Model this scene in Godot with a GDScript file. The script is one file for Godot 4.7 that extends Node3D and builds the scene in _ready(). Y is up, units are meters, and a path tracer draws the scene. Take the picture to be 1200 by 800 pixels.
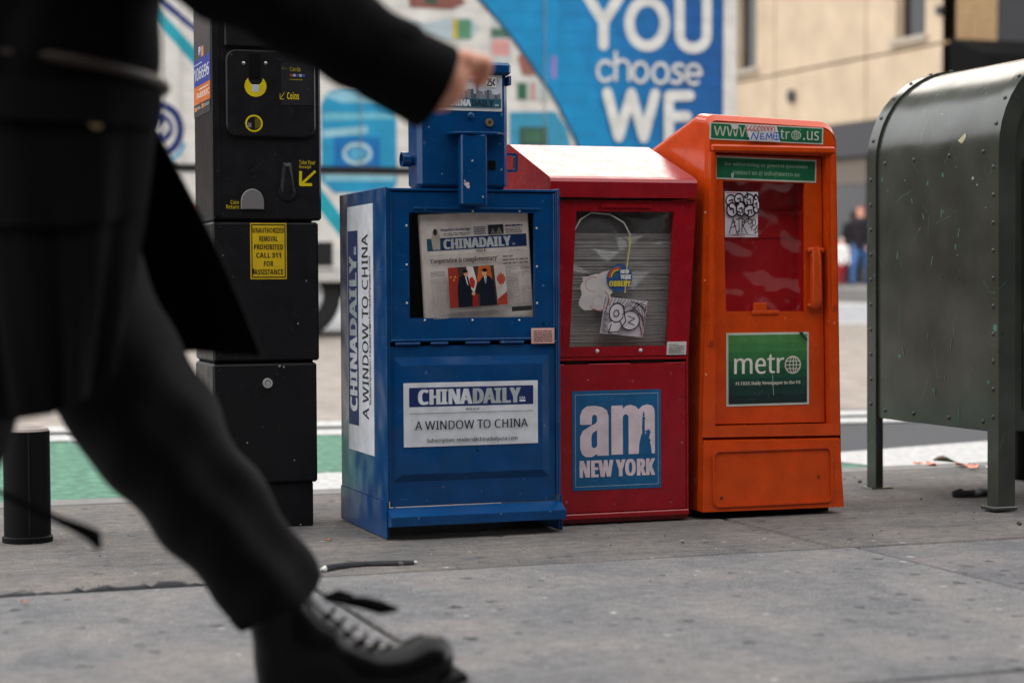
extends Node3D
# A New York pavement: news boxes, a pay station and a letter box at the kerb, a delivery truck across
# the street, a pedestrian striding past close to the lens. World axes: x along the kerb, z towards the camera.

const SLOPE := 0.0176          # fall of the pavement towards the kerb
const EYE := Vector3(0, 0.77, 0)
const FPX := 2250.0            # focal length in pixels of the 1200 x 800 photograph
const YAW := 19.3
const PITCH := 2.545

var cam_basis := Basis()
var org := Vector3.ZERO        # base of the thing being built
var warp: Callable
var no_warp: Callable
var rng := RandomNumberGenerator.new()
var M := {}
var taken := {}

# ------------------------------------------------------------------ helpers: photo pixel -> point on a plane
func ray(x: float, y: float) -> Vector3:
	return cam_basis * Vector3((x - 600.0) / FPX, -(y - 400.0) / FPX, -1.0)

func at_z(x: float, y: float, z: float) -> Vector3:
	var r := ray(x, y)
	return EYE + r * ((z - EYE.z) / r.z)

func at_x(x: float, y: float, px: float) -> Vector3:
	var r := ray(x, y)
	return EYE + r * ((px - EYE.x) / r.x)

func gy(z: float) -> float:
	return SLOPE * (z + 5.0)

func on_ground(x: float, y: float) -> Vector3:
	var r := ray(x, y)
	var t := (SLOPE * (EYE.z + 5.0) - EYE.y) / (r.y - SLOPE * r.z)
	return EYE + r * t

static func S(r: float, g: float, b: float) -> Color:      # sRGB 0..255 -> linear, for vertex colours
	return Color(r / 255.0, g / 255.0, b / 255.0).srgb_to_linear()

static func L(r: float, g: float, b: float) -> Color:      # linear -> sRGB, for albedo_color
	return Color(r, g, b).linear_to_srgb()

# ------------------------------------------------------------------ mesh builder
class Mb:
	var v := PackedVector3Array()
	var n := PackedVector3Array()
	var c := PackedColorArray()
	var col := Color(1, 1, 1)
	var warp: Callable
	func p(a: Vector3) -> Vector3:
		return warp.call(a) if warp.is_valid() else a
	func tri(a: Vector3, b: Vector3, d: Vector3, hint: Vector3) -> void:
		var nn := (b - a).cross(d - a)
		if nn.length_squared() < 1e-18:
			return
		if nn.dot(hint) < 0.0:
			var t := b
			b = d
			d = t
			nn = -nn
		nn = nn.normalized()
		v.append(p(a)); v.append(p(d)); v.append(p(b))
		for i in 3:
			n.append(nn)
			c.append(col)
	func tri_s(a: Vector3, b: Vector3, d: Vector3, na: Vector3, nb: Vector3, nd: Vector3) -> void:
		var nn := (b - a).cross(d - a)
		if nn.length_squared() < 1e-20:
			return
		if nn.dot(na + nb + nd) < 0.0:
			v.append(p(a)); v.append(p(b)); v.append(p(d))
			n.append(na); n.append(nb); n.append(nd)
		else:
			v.append(p(a)); v.append(p(d)); v.append(p(b))
			n.append(na); n.append(nd); n.append(nb)
		for i in 3:
			c.append(col)
	func quad(a: Vector3, b: Vector3, d: Vector3, e: Vector3, hint: Vector3) -> void:
		tri(a, b, d, hint)
		tri(a, d, e, hint)
	func quad_s(a, b, d, e, na, nb, nd, ne) -> void:
		tri_s(a, b, d, na, nb, nd)
		tri_s(a, d, e, na, nd, ne)
	# a box with chamfered edges
	func box(mn: Vector3, mx: Vector3, bev := 0.0) -> void:
		obox((mn + mx) * 0.5, mx - mn, Basis(), bev)
	func obox(ce: Vector3, size: Vector3, bs: Basis, bev := 0.0) -> void:
		var h := size * 0.5
		bev = minf(bev, minf(h.x, minf(h.y, h.z)) * 0.9)
		if bev <= 0.0:
			for ax in 3:
				for s in [-1.0, 1.0]:
					var q := []
					for k in 4:
						var w := Vector3.ZERO
						w[ax] = s * h[ax]
						w[(ax + 1) % 3] = h[(ax + 1) % 3] * [-1.0, 1.0, 1.0, -1.0][k]
						w[(ax + 2) % 3] = h[(ax + 2) % 3] * [-1.0, -1.0, 1.0, 1.0][k]
						q.append(ce + bs * w)
					var d := Vector3.ZERO
					d[ax] = s
					quad(q[0], q[1], q[2], q[3], bs * d)
			return
		for ax in 3:
			var a1 := (ax + 1) % 3
			var a2 := (ax + 2) % 3
			for s in [-1.0, 1.0]:
				var q := []
				for k in 4:
					var w := Vector3.ZERO
					w[ax] = s * h[ax]
					w[a1] = (h[a1] - bev) * [-1.0, 1.0, 1.0, -1.0][k]
					w[a2] = (h[a2] - bev) * [-1.0, -1.0, 1.0, 1.0][k]
					q.append(ce + bs * w)
				var d := Vector3.ZERO
				d[ax] = s
				quad(q[0], q[1], q[2], q[3], bs * d)
			for s1 in [-1.0, 1.0]:
				for s2 in [-1.0, 1.0]:
					var q := []
					for k in 4:
						var w := Vector3.ZERO
						w[ax] = (h[ax] - bev) * [-1.0, 1.0, 1.0, -1.0][k]
						w[a1] = s1 * (h[a1] - (0.0 if k < 2 else bev))
						w[a2] = s2 * (h[a2] - (bev if k < 2 else 0.0))
						q.append(ce + bs * w)
					var d := Vector3.ZERO
					d[a1] = s1
					d[a2] = s2
					quad(q[0], q[1], q[2], q[3], bs * d)
		for sx in [-1.0, 1.0]:
			for sy in [-1.0, 1.0]:
				for sz in [-1.0, 1.0]:
					var a := ce + bs * Vector3(sx * h.x, sy * (h.y - bev), sz * (h.z - bev))
					var b := ce + bs * Vector3(sx * (h.x - bev), sy * h.y, sz * (h.z - bev))
					var d := ce + bs * Vector3(sx * (h.x - bev), sy * (h.y - bev), sz * h.z)
					tri(a, b, d, bs * Vector3(sx, sy, sz))
	# a convex solid given by 8 corners: 0-3 one face in order, 4-7 the opposite face in the same order
	func hexa(q: Array) -> void:
		var ce := Vector3.ZERO
		for a in q:
			ce += a / 8.0
		for f in [[0, 1, 2, 3], [4, 5, 6, 7], [0, 1, 5, 4], [1, 2, 6, 5], [2, 3, 7, 6], [3, 0, 4, 7]]:
			var m: Vector3 = (q[f[0]] + q[f[1]] + q[f[2]] + q[f[3]]) * 0.25
			quad(q[f[0]], q[f[1]], q[f[2]], q[f[3]], m - ce)
	# polygon in the frame (o, ax, ay) pushed out along nrm
	func prism(pts: PackedVector2Array, o: Vector3, ax: Vector3, ay: Vector3, depth: float, bev := 0.0) -> void:
		var nn := ax.cross(ay).normalized()
		var ring := PackedVector2Array(pts)
		if Geometry2D.is_polygon_clockwise(ring):
			ring.reverse()
		var top := ring
		if bev > 0.0:
			var shr := Geometry2D.offset_polygon(ring, -bev, Geometry2D.JOIN_MITER)
			if shr.size() == 1 and shr[0].size() == ring.size():
				top = shr[0]
				var best := 0
				for i in top.size():
					if top[i].distance_squared_to(ring[0]) < top[best].distance_squared_to(ring[0]):
						best = i
				var turned := PackedVector2Array()
				for i in top.size():
					turned.append(top[(best + i) % top.size()])
				top = turned
			else:
				bev = 0.0
		var sgn := signf(depth)
		var ix := Geometry2D.triangulate_polygon(ring)
		for i in range(0, ix.size(), 3):
			var q := []
			for k in 3:
				q.append(o + ax * ring[ix[i + k]].x + ay * ring[ix[i + k]].y)
			tri(q[0], q[1], q[2], -nn * sgn)
		ix = Geometry2D.triangulate_polygon(top)
		for i in range(0, ix.size(), 3):
			var q := []
			for k in 3:
				q.append(o + ax * top[ix[i + k]].x + ay * top[ix[i + k]].y + nn * depth)
			tri(q[0], q[1], q[2], nn * sgn)
		for i in ring.size():
			var j := (i + 1) % ring.size()
			var a := o + ax * ring[i].x + ay * ring[i].y
			var b := o + ax * ring[j].x + ay * ring[j].y
			var e := (ring[j] - ring[i])
			var out := ax * e.y - ay * e.x
			var d1 := nn * (depth - bev * sgn)
			quad(a, b, b + d1, a + d1, out)
			if bev > 0.0:
				var a2 := o + ax * top[i].x + ay * top[i].y + nn * depth
				var b2 := o + ax * top[j].x + ay * top[j].y + nn * depth
				quad(a + d1, b + d1, b2, a2, out + nn * sgn * e.length())
	# a band between two loops with the same number of points, pushed out along the normal
	func band(outer: PackedVector2Array, inner: PackedVector2Array, o: Vector3, ax: Vector3, ay: Vector3, depth: float, back := true) -> void:
		var nn := ax.cross(ay).normalized()
		var cen := Vector2.ZERO
		for q in outer:
			cen += q / outer.size()
		for i in outer.size():
			var j := (i + 1) % outer.size()
			var a := o + ax * outer[i].x + ay * outer[i].y
			var b := o + ax * outer[j].x + ay * outer[j].y
			var d := o + ax * inner[j].x + ay * inner[j].y
			var e := o + ax * inner[i].x + ay * inner[i].y
			var up := nn * depth
			quad(a + up, b + up, d + up, e + up, up)
			if back:
				quad(a, b, d, e, -up)
			var mo := (outer[i] + outer[j]) * 0.5 - cen
			var ho := ax * mo.x + ay * mo.y
			quad(a, b, b + up, a + up, ho)
			quad(e, d, d + up, e + up, -ho)
	func tube(pts: Array, r, seg := 10, caps := true) -> void:
		var prev := []
		var prevn := []
		var side := Vector3.ZERO
		for i in pts.size():
			var a: Vector3 = pts[maxi(i - 1, 0)]
			var b: Vector3 = pts[mini(i + 1, pts.size() - 1)]
			var dir := (b - a).normalized()
			if side == Vector3.ZERO:
				side = dir.cross(Vector3.UP if absf(dir.y) < 0.9 else Vector3.RIGHT).normalized()
			side = (side - dir * side.dot(dir)).normalized()
			var oth := dir.cross(side)
			var rr: float = r[i] if r is Array else r
			var ring := []
			var rn := []
			for k in seg:
				var th := TAU * k / seg
				var d := side * cos(th) + oth * sin(th)
				ring.append(pts[i] + d * rr)
				rn.append(d)
			if i > 0:
				for k in seg:
					var l := (k + 1) % seg
					quad_s(prev[k], prev[l], ring[l], ring[k], prevn[k], prevn[l], rn[l], rn[k])
			if caps and (i == 0 or i == pts.size() - 1):
				for k in seg:
					tri(pts[i], ring[k], ring[(k + 1) % seg], -dir if i == 0 else dir)
			prev = ring
			prevn = rn
	func cyl(a: Vector3, b: Vector3, r: float, seg := 16) -> void:
		tube([a, b], r, seg)
	# profile of (radius, height) pairs turned round an axis
	func lathe(prof: Array, o: Vector3, axis: Vector3, seg := 20) -> void:
		var s := axis.cross(Vector3.UP if absf(axis.y) < 0.9 else Vector3.RIGHT).normalized()
		var t := axis.cross(s)
		for i in prof.size() - 1:
			var p0: Vector2 = prof[i]
			var p1: Vector2 = prof[i + 1]
			var e := p1 - p0
			for k in seg:
				var a0 := TAU * k / seg
				var a1 := TAU * (k + 1) / seg
				var d0 := s * cos(a0) + t * sin(a0)
				var d1 := s * cos(a1) + t * sin(a1)
				var n0 := (d0 * e.y - axis * e.x).normalized()
				var n1 := (d1 * e.y - axis * e.x).normalized()
				quad_s(o + d0 * p0.x + axis * p0.y, o + d1 * p0.x + axis * p0.y, o + d1 * p1.x + axis * p1.y, o + d0 * p1.x + axis * p1.y, n0, n1, n1, n0)
	# a grid of points as a smooth sheet; thick > 0 gives it a back
	func sheet(g: Array, thick := 0.0, hint := Vector3.ZERO) -> void:
		var rows := g.size()
		var cols: int = g[0].size()
		var nr := []
		for i in rows:
			var line := []
			for j in cols:
				var du: Vector3 = g[i][mini(j + 1, cols - 1)] - g[i][maxi(j - 1, 0)]
				var dv: Vector3 = g[mini(i + 1, rows - 1)][j] - g[maxi(i - 1, 0)][j]
				var q := du.cross(dv).normalized()
				line.append(q)
			nr.append(line)
		if hint != Vector3.ZERO and (nr[rows / 2][cols / 2] as Vector3).dot(hint) < 0.0:
			for i in rows:
				for j in cols:
					nr[i][j] = -nr[i][j]
		for i in rows - 1:
			for j in cols - 1:
				quad_s(g[i][j], g[i][j + 1], g[i + 1][j + 1], g[i + 1][j], nr[i][j], nr[i][j + 1], nr[i + 1][j + 1], nr[i + 1][j])
				if thick > 0.0:
					quad_s(g[i][j] - nr[i][j] * thick, g[i][j + 1] - nr[i][j + 1] * thick, g[i + 1][j + 1] - nr[i + 1][j + 1] * thick, g[i + 1][j] - nr[i + 1][j] * thick, -nr[i][j], -nr[i][j + 1], -nr[i + 1][j + 1], -nr[i + 1][j])
		if thick > 0.0:
			for i in rows - 1:
				for j in [0, cols - 1]:
					var out: Vector3 = g[i][j] - g[i][clampi(j, 1, cols - 2)]
					quad(g[i][j], g[i + 1][j], g[i + 1][j] - nr[i + 1][j] * thick, g[i][j] - nr[i][j] * thick, out)
			for j in cols - 1:
				for i in [0, rows - 1]:
					var out: Vector3 = g[i][j] - g[clampi(i, 1, rows - 2)][j]
					quad(g[i][j], g[i][j + 1], g[i][j + 1] - nr[i][j + 1] * thick, g[i][j] - nr[i][j] * thick, out)
	func mesh(o: Vector3) -> ArrayMesh:
		var w := PackedVector3Array(v)
		for i in w.size():
			w[i] -= o
		var arr := []
		arr.resize(Mesh.ARRAY_MAX)
		arr[Mesh.ARRAY_VERTEX] = w
		arr[Mesh.ARRAY_NORMAL] = n
		arr[Mesh.ARRAY_COLOR] = c
		var am := ArrayMesh.new()
		am.add_surface_from_arrays(Mesh.PRIMITIVE_TRIANGLES, arr)
		return am

# ------------------------------------------------------------------ flat print: layers of coloured shapes on a face
class Sheet:
	var o: Vector3
	var ax: Vector3
	var ay: Vector3
	var w := 1.0
	var h := 1.0
	var tris := []
	var layer := 0
	var fonts := {}
	func _init(o_: Vector3, ax_: Vector3, ay_: Vector3, w_: float, h_: float) -> void:
		o = o_; ax = ax_; ay = ay_; w = w_; h = h_
	func poly(pts: Array, col: Color) -> void:
		var q := PackedVector2Array()
		for a in pts:
			q.append(Vector2(a[0] * w, a[1] * h) if a is Array else Vector2(a.x * w, a.y * h))
		layer += 1
		var ix := Geometry2D.triangulate_polygon(q)
		for i in range(0, ix.size(), 3):
			tris.append([q[ix[i]], q[ix[i + 1]], q[ix[i + 2]], col, layer])
	func rect(u0, v0, u1, v1, col: Color) -> void:
		poly([[u0, v0], [u1, v0], [u1, v1], [u0, v1]], col)
	func ell(cu, cv, ru, rv, col: Color, seg := 24, a0 := 0.0, a1 := TAU) -> void:
		var q := []
		if a1 - a0 < TAU - 0.01:
			q.append([cu, cv])
		for k in seg + (1 if a1 - a0 < TAU - 0.01 else 0):
			var t := a0 + (a1 - a0) * k / seg
			q.append([cu + ru * cos(t), cv + rv * sin(t)])
		poly(q, col)
	# stroke of the given width (metres) with round joints
	func line(pts: Array, wd: float, col: Color, round_ends := true) -> void:
		layer += 1
		var q := []
		for a in pts:
			q.append(Vector2(a[0] * w, a[1] * h) if a is Array else Vector2(a.x * w, a.y * h))
		for i in q.size() - 1:
			var d: Vector2 = (q[i + 1] - q[i])
			if d.length() < 1e-9:
				continue
			d = d.normalized().orthogonal() * wd * 0.5
			tris.append([q[i] + d, q[i + 1] + d, q[i + 1] - d, col, layer])
			tris.append([q[i] + d, q[i + 1] - d, q[i] - d, col, layer])
			layer += 1
		for i in q.size():
			if not round_ends and (i == 0 or i == q.size() - 1):
				continue
			for k in 8:
				tris.append([q[i], q[i] + Vector2.from_angle(TAU * k / 8) * wd * 0.5, q[i] + Vector2.from_angle(TAU * (k + 1) / 8) * wd * 0.5, col, layer])
			layer += 1
	func arc(cu, cv, ru, rv, a0, a1, wd, col: Color, seg := 14) -> void:
		var q := []
		for k in seg + 1:
			var t: float = a0 + (a1 - a0) * k / seg
			q.append([cu + ru * cos(t), cv + rv * sin(t)])
		line(q, wd, col)
	func face(nm: String, wt: int) -> SystemFont:
		var key := nm + str(wt)
		if not fonts.has(key):
			var f := SystemFont.new()
			f.font_names = PackedStringArray([nm])
			f.font_weight = wt
			fonts[key] = f
		return fonts[key]
	# lettering whose inked box fills the given rectangle; quarter = 1 turns it to read upwards
	func text(s: String, u0, v0, u1, v1, col: Color, nm := "Droid Sans", wt := 700, bold := 0.0, quarter := 0, step := 3.0) -> void:
		var t := TextMesh.new()
		t.font = face(nm, wt)
		t.text = s
		t.font_size = 40
		t.depth = 0.0
		t.curve_step = step
		var arr := t.get_mesh_arrays()
		var vs: PackedVector3Array = arr[Mesh.ARRAY_VERTEX]
		var ix: PackedInt32Array = arr[Mesh.ARRAY_INDEX] if arr[Mesh.ARRAY_INDEX] != null else PackedInt32Array(range(vs.size()))
		var mn := Vector2(1e9, 1e9)
		var mx := -mn
		for a in vs:
			mn = mn.min(Vector2(a.x, a.y))
			mx = mx.max(Vector2(a.x, a.y))
		var sz := mx - mn
		var q := PackedVector2Array()
		for a in vs:
			var f := Vector2((a.x - mn.x) / sz.x, 1.0 - (a.y - mn.y) / sz.y)
			if quarter == 1:
				f = Vector2(f.y, 1.0 - f.x)
			q.append(Vector2(lerpf(u0, u1, f.x) * w, lerpf(v0, v1, f.y) * h))
		var offs := [0.0] if bold == 0.0 else [-1.0, 0.0, 1.0]
		for e in offs:
			layer += 1
			var sh := Vector2(e * bold * w, 0.0) if quarter == 0 else Vector2(0.0, e * bold * h)
			for i in range(0, ix.size() - 2, 3):
				tris.append([q[ix[i]] + sh, q[ix[i + 1]] + sh, q[ix[i + 2]] + sh, col, layer])
	func pt(a: Vector2, l: float) -> Vector3:
		return o + ax * a.x + ay * a.y - ax.cross(ay).normalized() * l
	func emit(mb: Mb, step := 0.00004, lift := 0.0004) -> void:
		var nn := -ax.cross(ay).normalized()
		var keep := mb.col
		for t in tris:
			mb.col = t[3]
			var l: float = lift + step * t[4]
			mb.tri(pt(t[0], l), pt(t[1], l), pt(t[2], l), nn)
		mb.col = keep
	# only what lies inside the rectangle (metres on the sheet)
	func emit_clipped(mb: Mb, r: Rect2, step: float, lift: float) -> void:
		var nn := -ax.cross(ay).normalized()
		var keep := mb.col
		for t in tris:
			var poly_ := [t[0], t[1], t[2]]
			var lo: Vector2 = (t[0] as Vector2).min(t[1]).min(t[2])
			var hi: Vector2 = (t[0] as Vector2).max(t[1]).max(t[2])
			if hi.x <= r.position.x or hi.y <= r.position.y or lo.x >= r.end.x or lo.y >= r.end.y:
				continue
			for side in 4:
				var nx := []
				for i in poly_.size():
					var a: Vector2 = poly_[i]
					var b: Vector2 = poly_[(i + 1) % poly_.size()]
					var da := [a.x - r.position.x, r.end.x - a.x, a.y - r.position.y, r.end.y - a.y][side] as float
					var db := [b.x - r.position.x, r.end.x - b.x, b.y - r.position.y, r.end.y - b.y][side] as float
					if da >= 0.0:
						nx.append(a)
					if (da >= 0.0) != (db >= 0.0):
						nx.append(a.lerp(b, da / (da - db)))
				poly_ = nx
				if poly_.size() < 3:
					break
			if poly_.size() < 3:
				continue
			mb.col = t[3]
			var l: float = lift + step * t[4]
			for i in range(1, poly_.size() - 1):
				mb.tri(pt(poly_[0], l), pt(poly_[i], l), pt(poly_[i + 1], l), nn)
		mb.col = keep

# ------------------------------------------------------------------ nodes
func numbered(called: String) -> String:
	if not taken.has(called):
		taken[called] = 0
		return called
	taken[called] += 1
	return "%s_%03d" % [called, taken[called]]

func thing(called: String, label: String, category: String, base: Vector3, group := "", lean := true) -> Node3D:
	var t := Node3D.new()
	t.name = numbered(called)
	add_child(t)
	t.position = base
	if lean:
		t.rotation.x = -SLOPE
	t.set_meta("label", label)
	t.set_meta("category", category)
	if group:
		t.set_meta("group", group)
	org = base
	return t

func setting(called: String, label := "") -> Node3D:
	var t := Node3D.new()
	t.name = numbered(called)
	add_child(t)
	t.set_meta("kind", "structure")
	if label:
		t.set_meta("label", label)
		t.set_meta("category", called.replace("_", " "))
	org = Vector3.ZERO
	return t

func mb() -> Mb:
	var m := Mb.new()
	m.warp = warp
	return m

func put(called: String, m: Mb, material: Material, parent: Node3D, label := "") -> MeshInstance3D:
	var o := MeshInstance3D.new()
	o.name = called if parent != self else numbered(called)
	var base := org
	var q: Node = parent
	while q != self and q is MeshInstance3D:
		q = q.get_parent()
	o.mesh = m.mesh(base)
	o.material_override = material
	parent.add_child(o, true)
	if label:
		o.set_meta("label", label)
	return o

func tag(o: Node, label: String, category: String, group := "") -> void:
	o.set_meta("label", label)
	o.set_meta("category", category)
	if group:
		o.set_meta("group", group)

static func rrect(x0: float, y0: float, x1: float, y1: float, r: float, seg := 5) -> PackedVector2Array:
	var q := PackedVector2Array()
	for k in 4:
		var cx: float = [x1 - r, x0 + r, x0 + r, x1 - r][k]
		var cy: float = [y1 - r, y1 - r, y0 + r, y0 + r][k]
		for i in seg + 1:
			var t := PI * 0.5 * (k + float(i) / seg)
			q.append(Vector2(cx + r * cos(t), cy + r * sin(t)))
	return q

static func rect_loop(x0: float, y0: float, x1: float, y1: float) -> PackedVector2Array:
	return PackedVector2Array([Vector2(x1, y1), Vector2(x0, y1), Vector2(x0, y0), Vector2(x1, y0)])

# ------------------------------------------------------------------ textures and materials
func noise_tex(freq: float, lo: float, hi: float, sd: int, size := 512, oct := 4, normal := false) -> NoiseTexture2D:
	var f := FastNoiseLite.new()
	f.noise_type = FastNoiseLite.TYPE_SIMPLEX_SMOOTH
	f.seed = sd
	f.frequency = freq
	f.fractal_octaves = oct
	var t := NoiseTexture2D.new()
	t.width = size
	t.height = size
	t.seamless = true
	t.noise = f
	if normal:
		t.as_normal_map = true
	else:
		var g := Gradient.new()
		g.offsets = PackedFloat32Array([0.0, 1.0])
		g.colors = PackedColorArray([Color(lo, lo, lo), Color(hi, hi, hi)])
		t.color_ramp = g
	return t

# scratches, chips and specks of bare metal or grime, on a clear ground
func wear_tex(sd: int, n_scratch: int, n_chip: int, light: Color, dark: Color) -> ImageTexture:
	var r := RandomNumberGenerator.new()
	r.seed = sd
	var sz := 1024
	var im := Image.create(sz, sz, false, Image.FORMAT_RGBA8)
	im.fill(Color(light.r, light.g, light.b, 0.0))
	for i in n_scratch:
		var p := Vector2(r.randf() * sz, r.randf() * sz)
		var a := r.randf() * TAU
		var c := light if r.randf() < 0.6 else dark
		c.a = r.randf_range(0.15, 0.65)
		for k in r.randi_range(8, 70):
			a += r.randf_range(-0.08, 0.08)
			p += Vector2.from_angle(a)
			im.set_pixel(posmod(int(p.x), sz), posmod(int(p.y), sz), c)
	for i in n_chip:
		var p := Vector2(r.randf() * sz, r.randf() * sz)
		var c := light if r.randf() < 0.55 else dark
		c.a = r.randf_range(0.25, 0.9)
		var rad := r.randf_range(0.7, 3.0) if r.randf() < 0.88 else r.randf_range(3.5, 7.5)
		var e := r.randf_range(0.5, 1.6)
		for y in range(-8, 9):
			for x in range(-8, 9):
				if Vector2(x, y * e).length() < rad * (0.75 + 0.5 * r.randf()):
					im.set_pixel(posmod(int(p.x) + x, sz), posmod(int(p.y) + y, sz), c)
	return ImageTexture.create_from_image(im)

# concrete: cement tone, fine sand, blotches, gum spots and pale flecks
func concrete_tex(sd: int, tone: Color, streak: float, spots: int) -> ImageTexture:
	var sz := 1536
	var r := RandomNumberGenerator.new()
	r.seed = sd
	var f := FastNoiseLite.new()
	f.noise_type = FastNoiseLite.TYPE_SIMPLEX_SMOOTH
	f.seed = sd
	f.frequency = 0.004
	f.fractal_octaves = 5
	var big := f.get_seamless_image(sz, sz).get_data()
	f.frequency = 0.03
	f.seed = sd + 5
	f.fractal_octaves = 3
	var mid := f.get_seamless_image(512, 512).get_data()
	var data := PackedByteArray()
	data.resize(sz * sz * 3)
	var h := sd
	var tr := tone.r * 255.0
	var tg := tone.g * 255.0
	var tb := tone.b * 255.0
	for y in sz:
		for x in sz:
			h = (h * 1103515245 + 12345) & 0x7fffffff
			var grain := float((h >> 12) & 255) / 255.0 - 0.5
			var b := float(big[y * sz + x]) / 255.0 - 0.5
			var m := float(mid[(y & 511) * 512 + (x & 511)]) / 255.0 - 0.5
			var s := float(mid[((y * 2) & 511) * 512 + ((x >> 3) & 511)]) / 255.0 - 0.5
			var k := 1.0 + b * 0.24 + m * 0.20 + grain * 0.34 + s * streak
			if grain > 0.488:
				k += 0.30
			elif grain < -0.485:
				k -= 0.28
			var i := (y * sz + x) * 3
			data[i] = int(clampf(tr * k * (1.0 + b * 0.05), 0, 255))
			data[i + 1] = int(clampf(tg * k, 0, 255))
			data[i + 2] = int(clampf(tb * k * (1.0 - b * 0.06), 0, 255))
	# sand and aggregate showing at the surface
	for i in 26000:
		var cx := r.randi() % (sz - 4) + 1
		var cy := r.randi() % (sz - 4) + 1
		var mul := r.randf_range(0.72, 0.9) if r.randf() < 0.55 else r.randf_range(1.1, 1.34)
		for y in range(0, r.randi_range(1, 3)):
			for x in range(0, r.randi_range(1, 3)):
				var j := ((cy + y) * sz + cx + x) * 3
				for q in 3:
					data[j + q] = int(clampf(data[j + q] * mul, 0, 255))
	for i in spots:
		var cx := r.randi() % sz
		var cy := r.randi() % sz
		var rad := r.randf_range(2.0, 8.5)
		var mul := r.randf_range(0.55, 0.82) if r.randf() < 0.66 else r.randf_range(1.2, 1.6)
		if mul > 1.0:
			rad *= 0.6
		var e := r.randf_range(0.7, 1.4)
		var ph := r.randf() * TAU
		for y in range(-14, 15):
			for x in range(-14, 15):
				var d := Vector2(x, y * e)
				var edge := rad * (1.0 + 0.18 * sin(d.angle() * 3.0 + ph) + 0.1 * sin(d.angle() * 7.0 + ph * 2.0))
				if d.length() < edge:
					var j := (posmod(cy + y, sz) * sz + posmod(cx + x, sz)) * 3
					for q in 3:
						data[j + q] = int(clampf(data[j + q] * mul, 0, 255))
	return ImageTexture.create_from_image(Image.create_from_data(sz, sz, false, Image.FORMAT_RGB8, data))

func plain(c: Color, rough := 0.6, spec := 0.5, metal := 0.0) -> StandardMaterial3D:
	var m := StandardMaterial3D.new()
	m.albedo_color = c
	m.roughness = rough
	m.metallic_specular = spec
	m.metallic = metal
	return m

func tri_planar(m: StandardMaterial3D, scale: float, world := false) -> StandardMaterial3D:
	m.uv1_triplanar = true
	m.uv1_world_triplanar = world
	m.uv1_scale = Vector3.ONE * scale
	m.uv1_triplanar_sharpness = 4.0
	return m

# painted steel or moulded plastic with dull patches, dents and chips
func paint(c: Color, rough: float, spec: float, wear: Texture2D, scale := 1.6, dent := 0.25) -> StandardMaterial3D:
	var m := tri_planar(plain(c, 1.0, spec), scale)
	m.albedo_texture = T.blotch
	m.roughness = rough * 1.25
	m.roughness_texture = T.smear
	m.roughness_texture_channel = BaseMaterial3D.TEXTURE_CHANNEL_RED
	if dent > 0.0:
		m.heightmap_enabled = true
		m.heightmap_texture = T.dents
		m.heightmap_scale = dent
	if wear:
		m.detail_enabled = true
		m.detail_albedo = wear
		m.detail_blend_mode = BaseMaterial3D.BLEND_MODE_MIX
	return m

var T := {}

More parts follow.
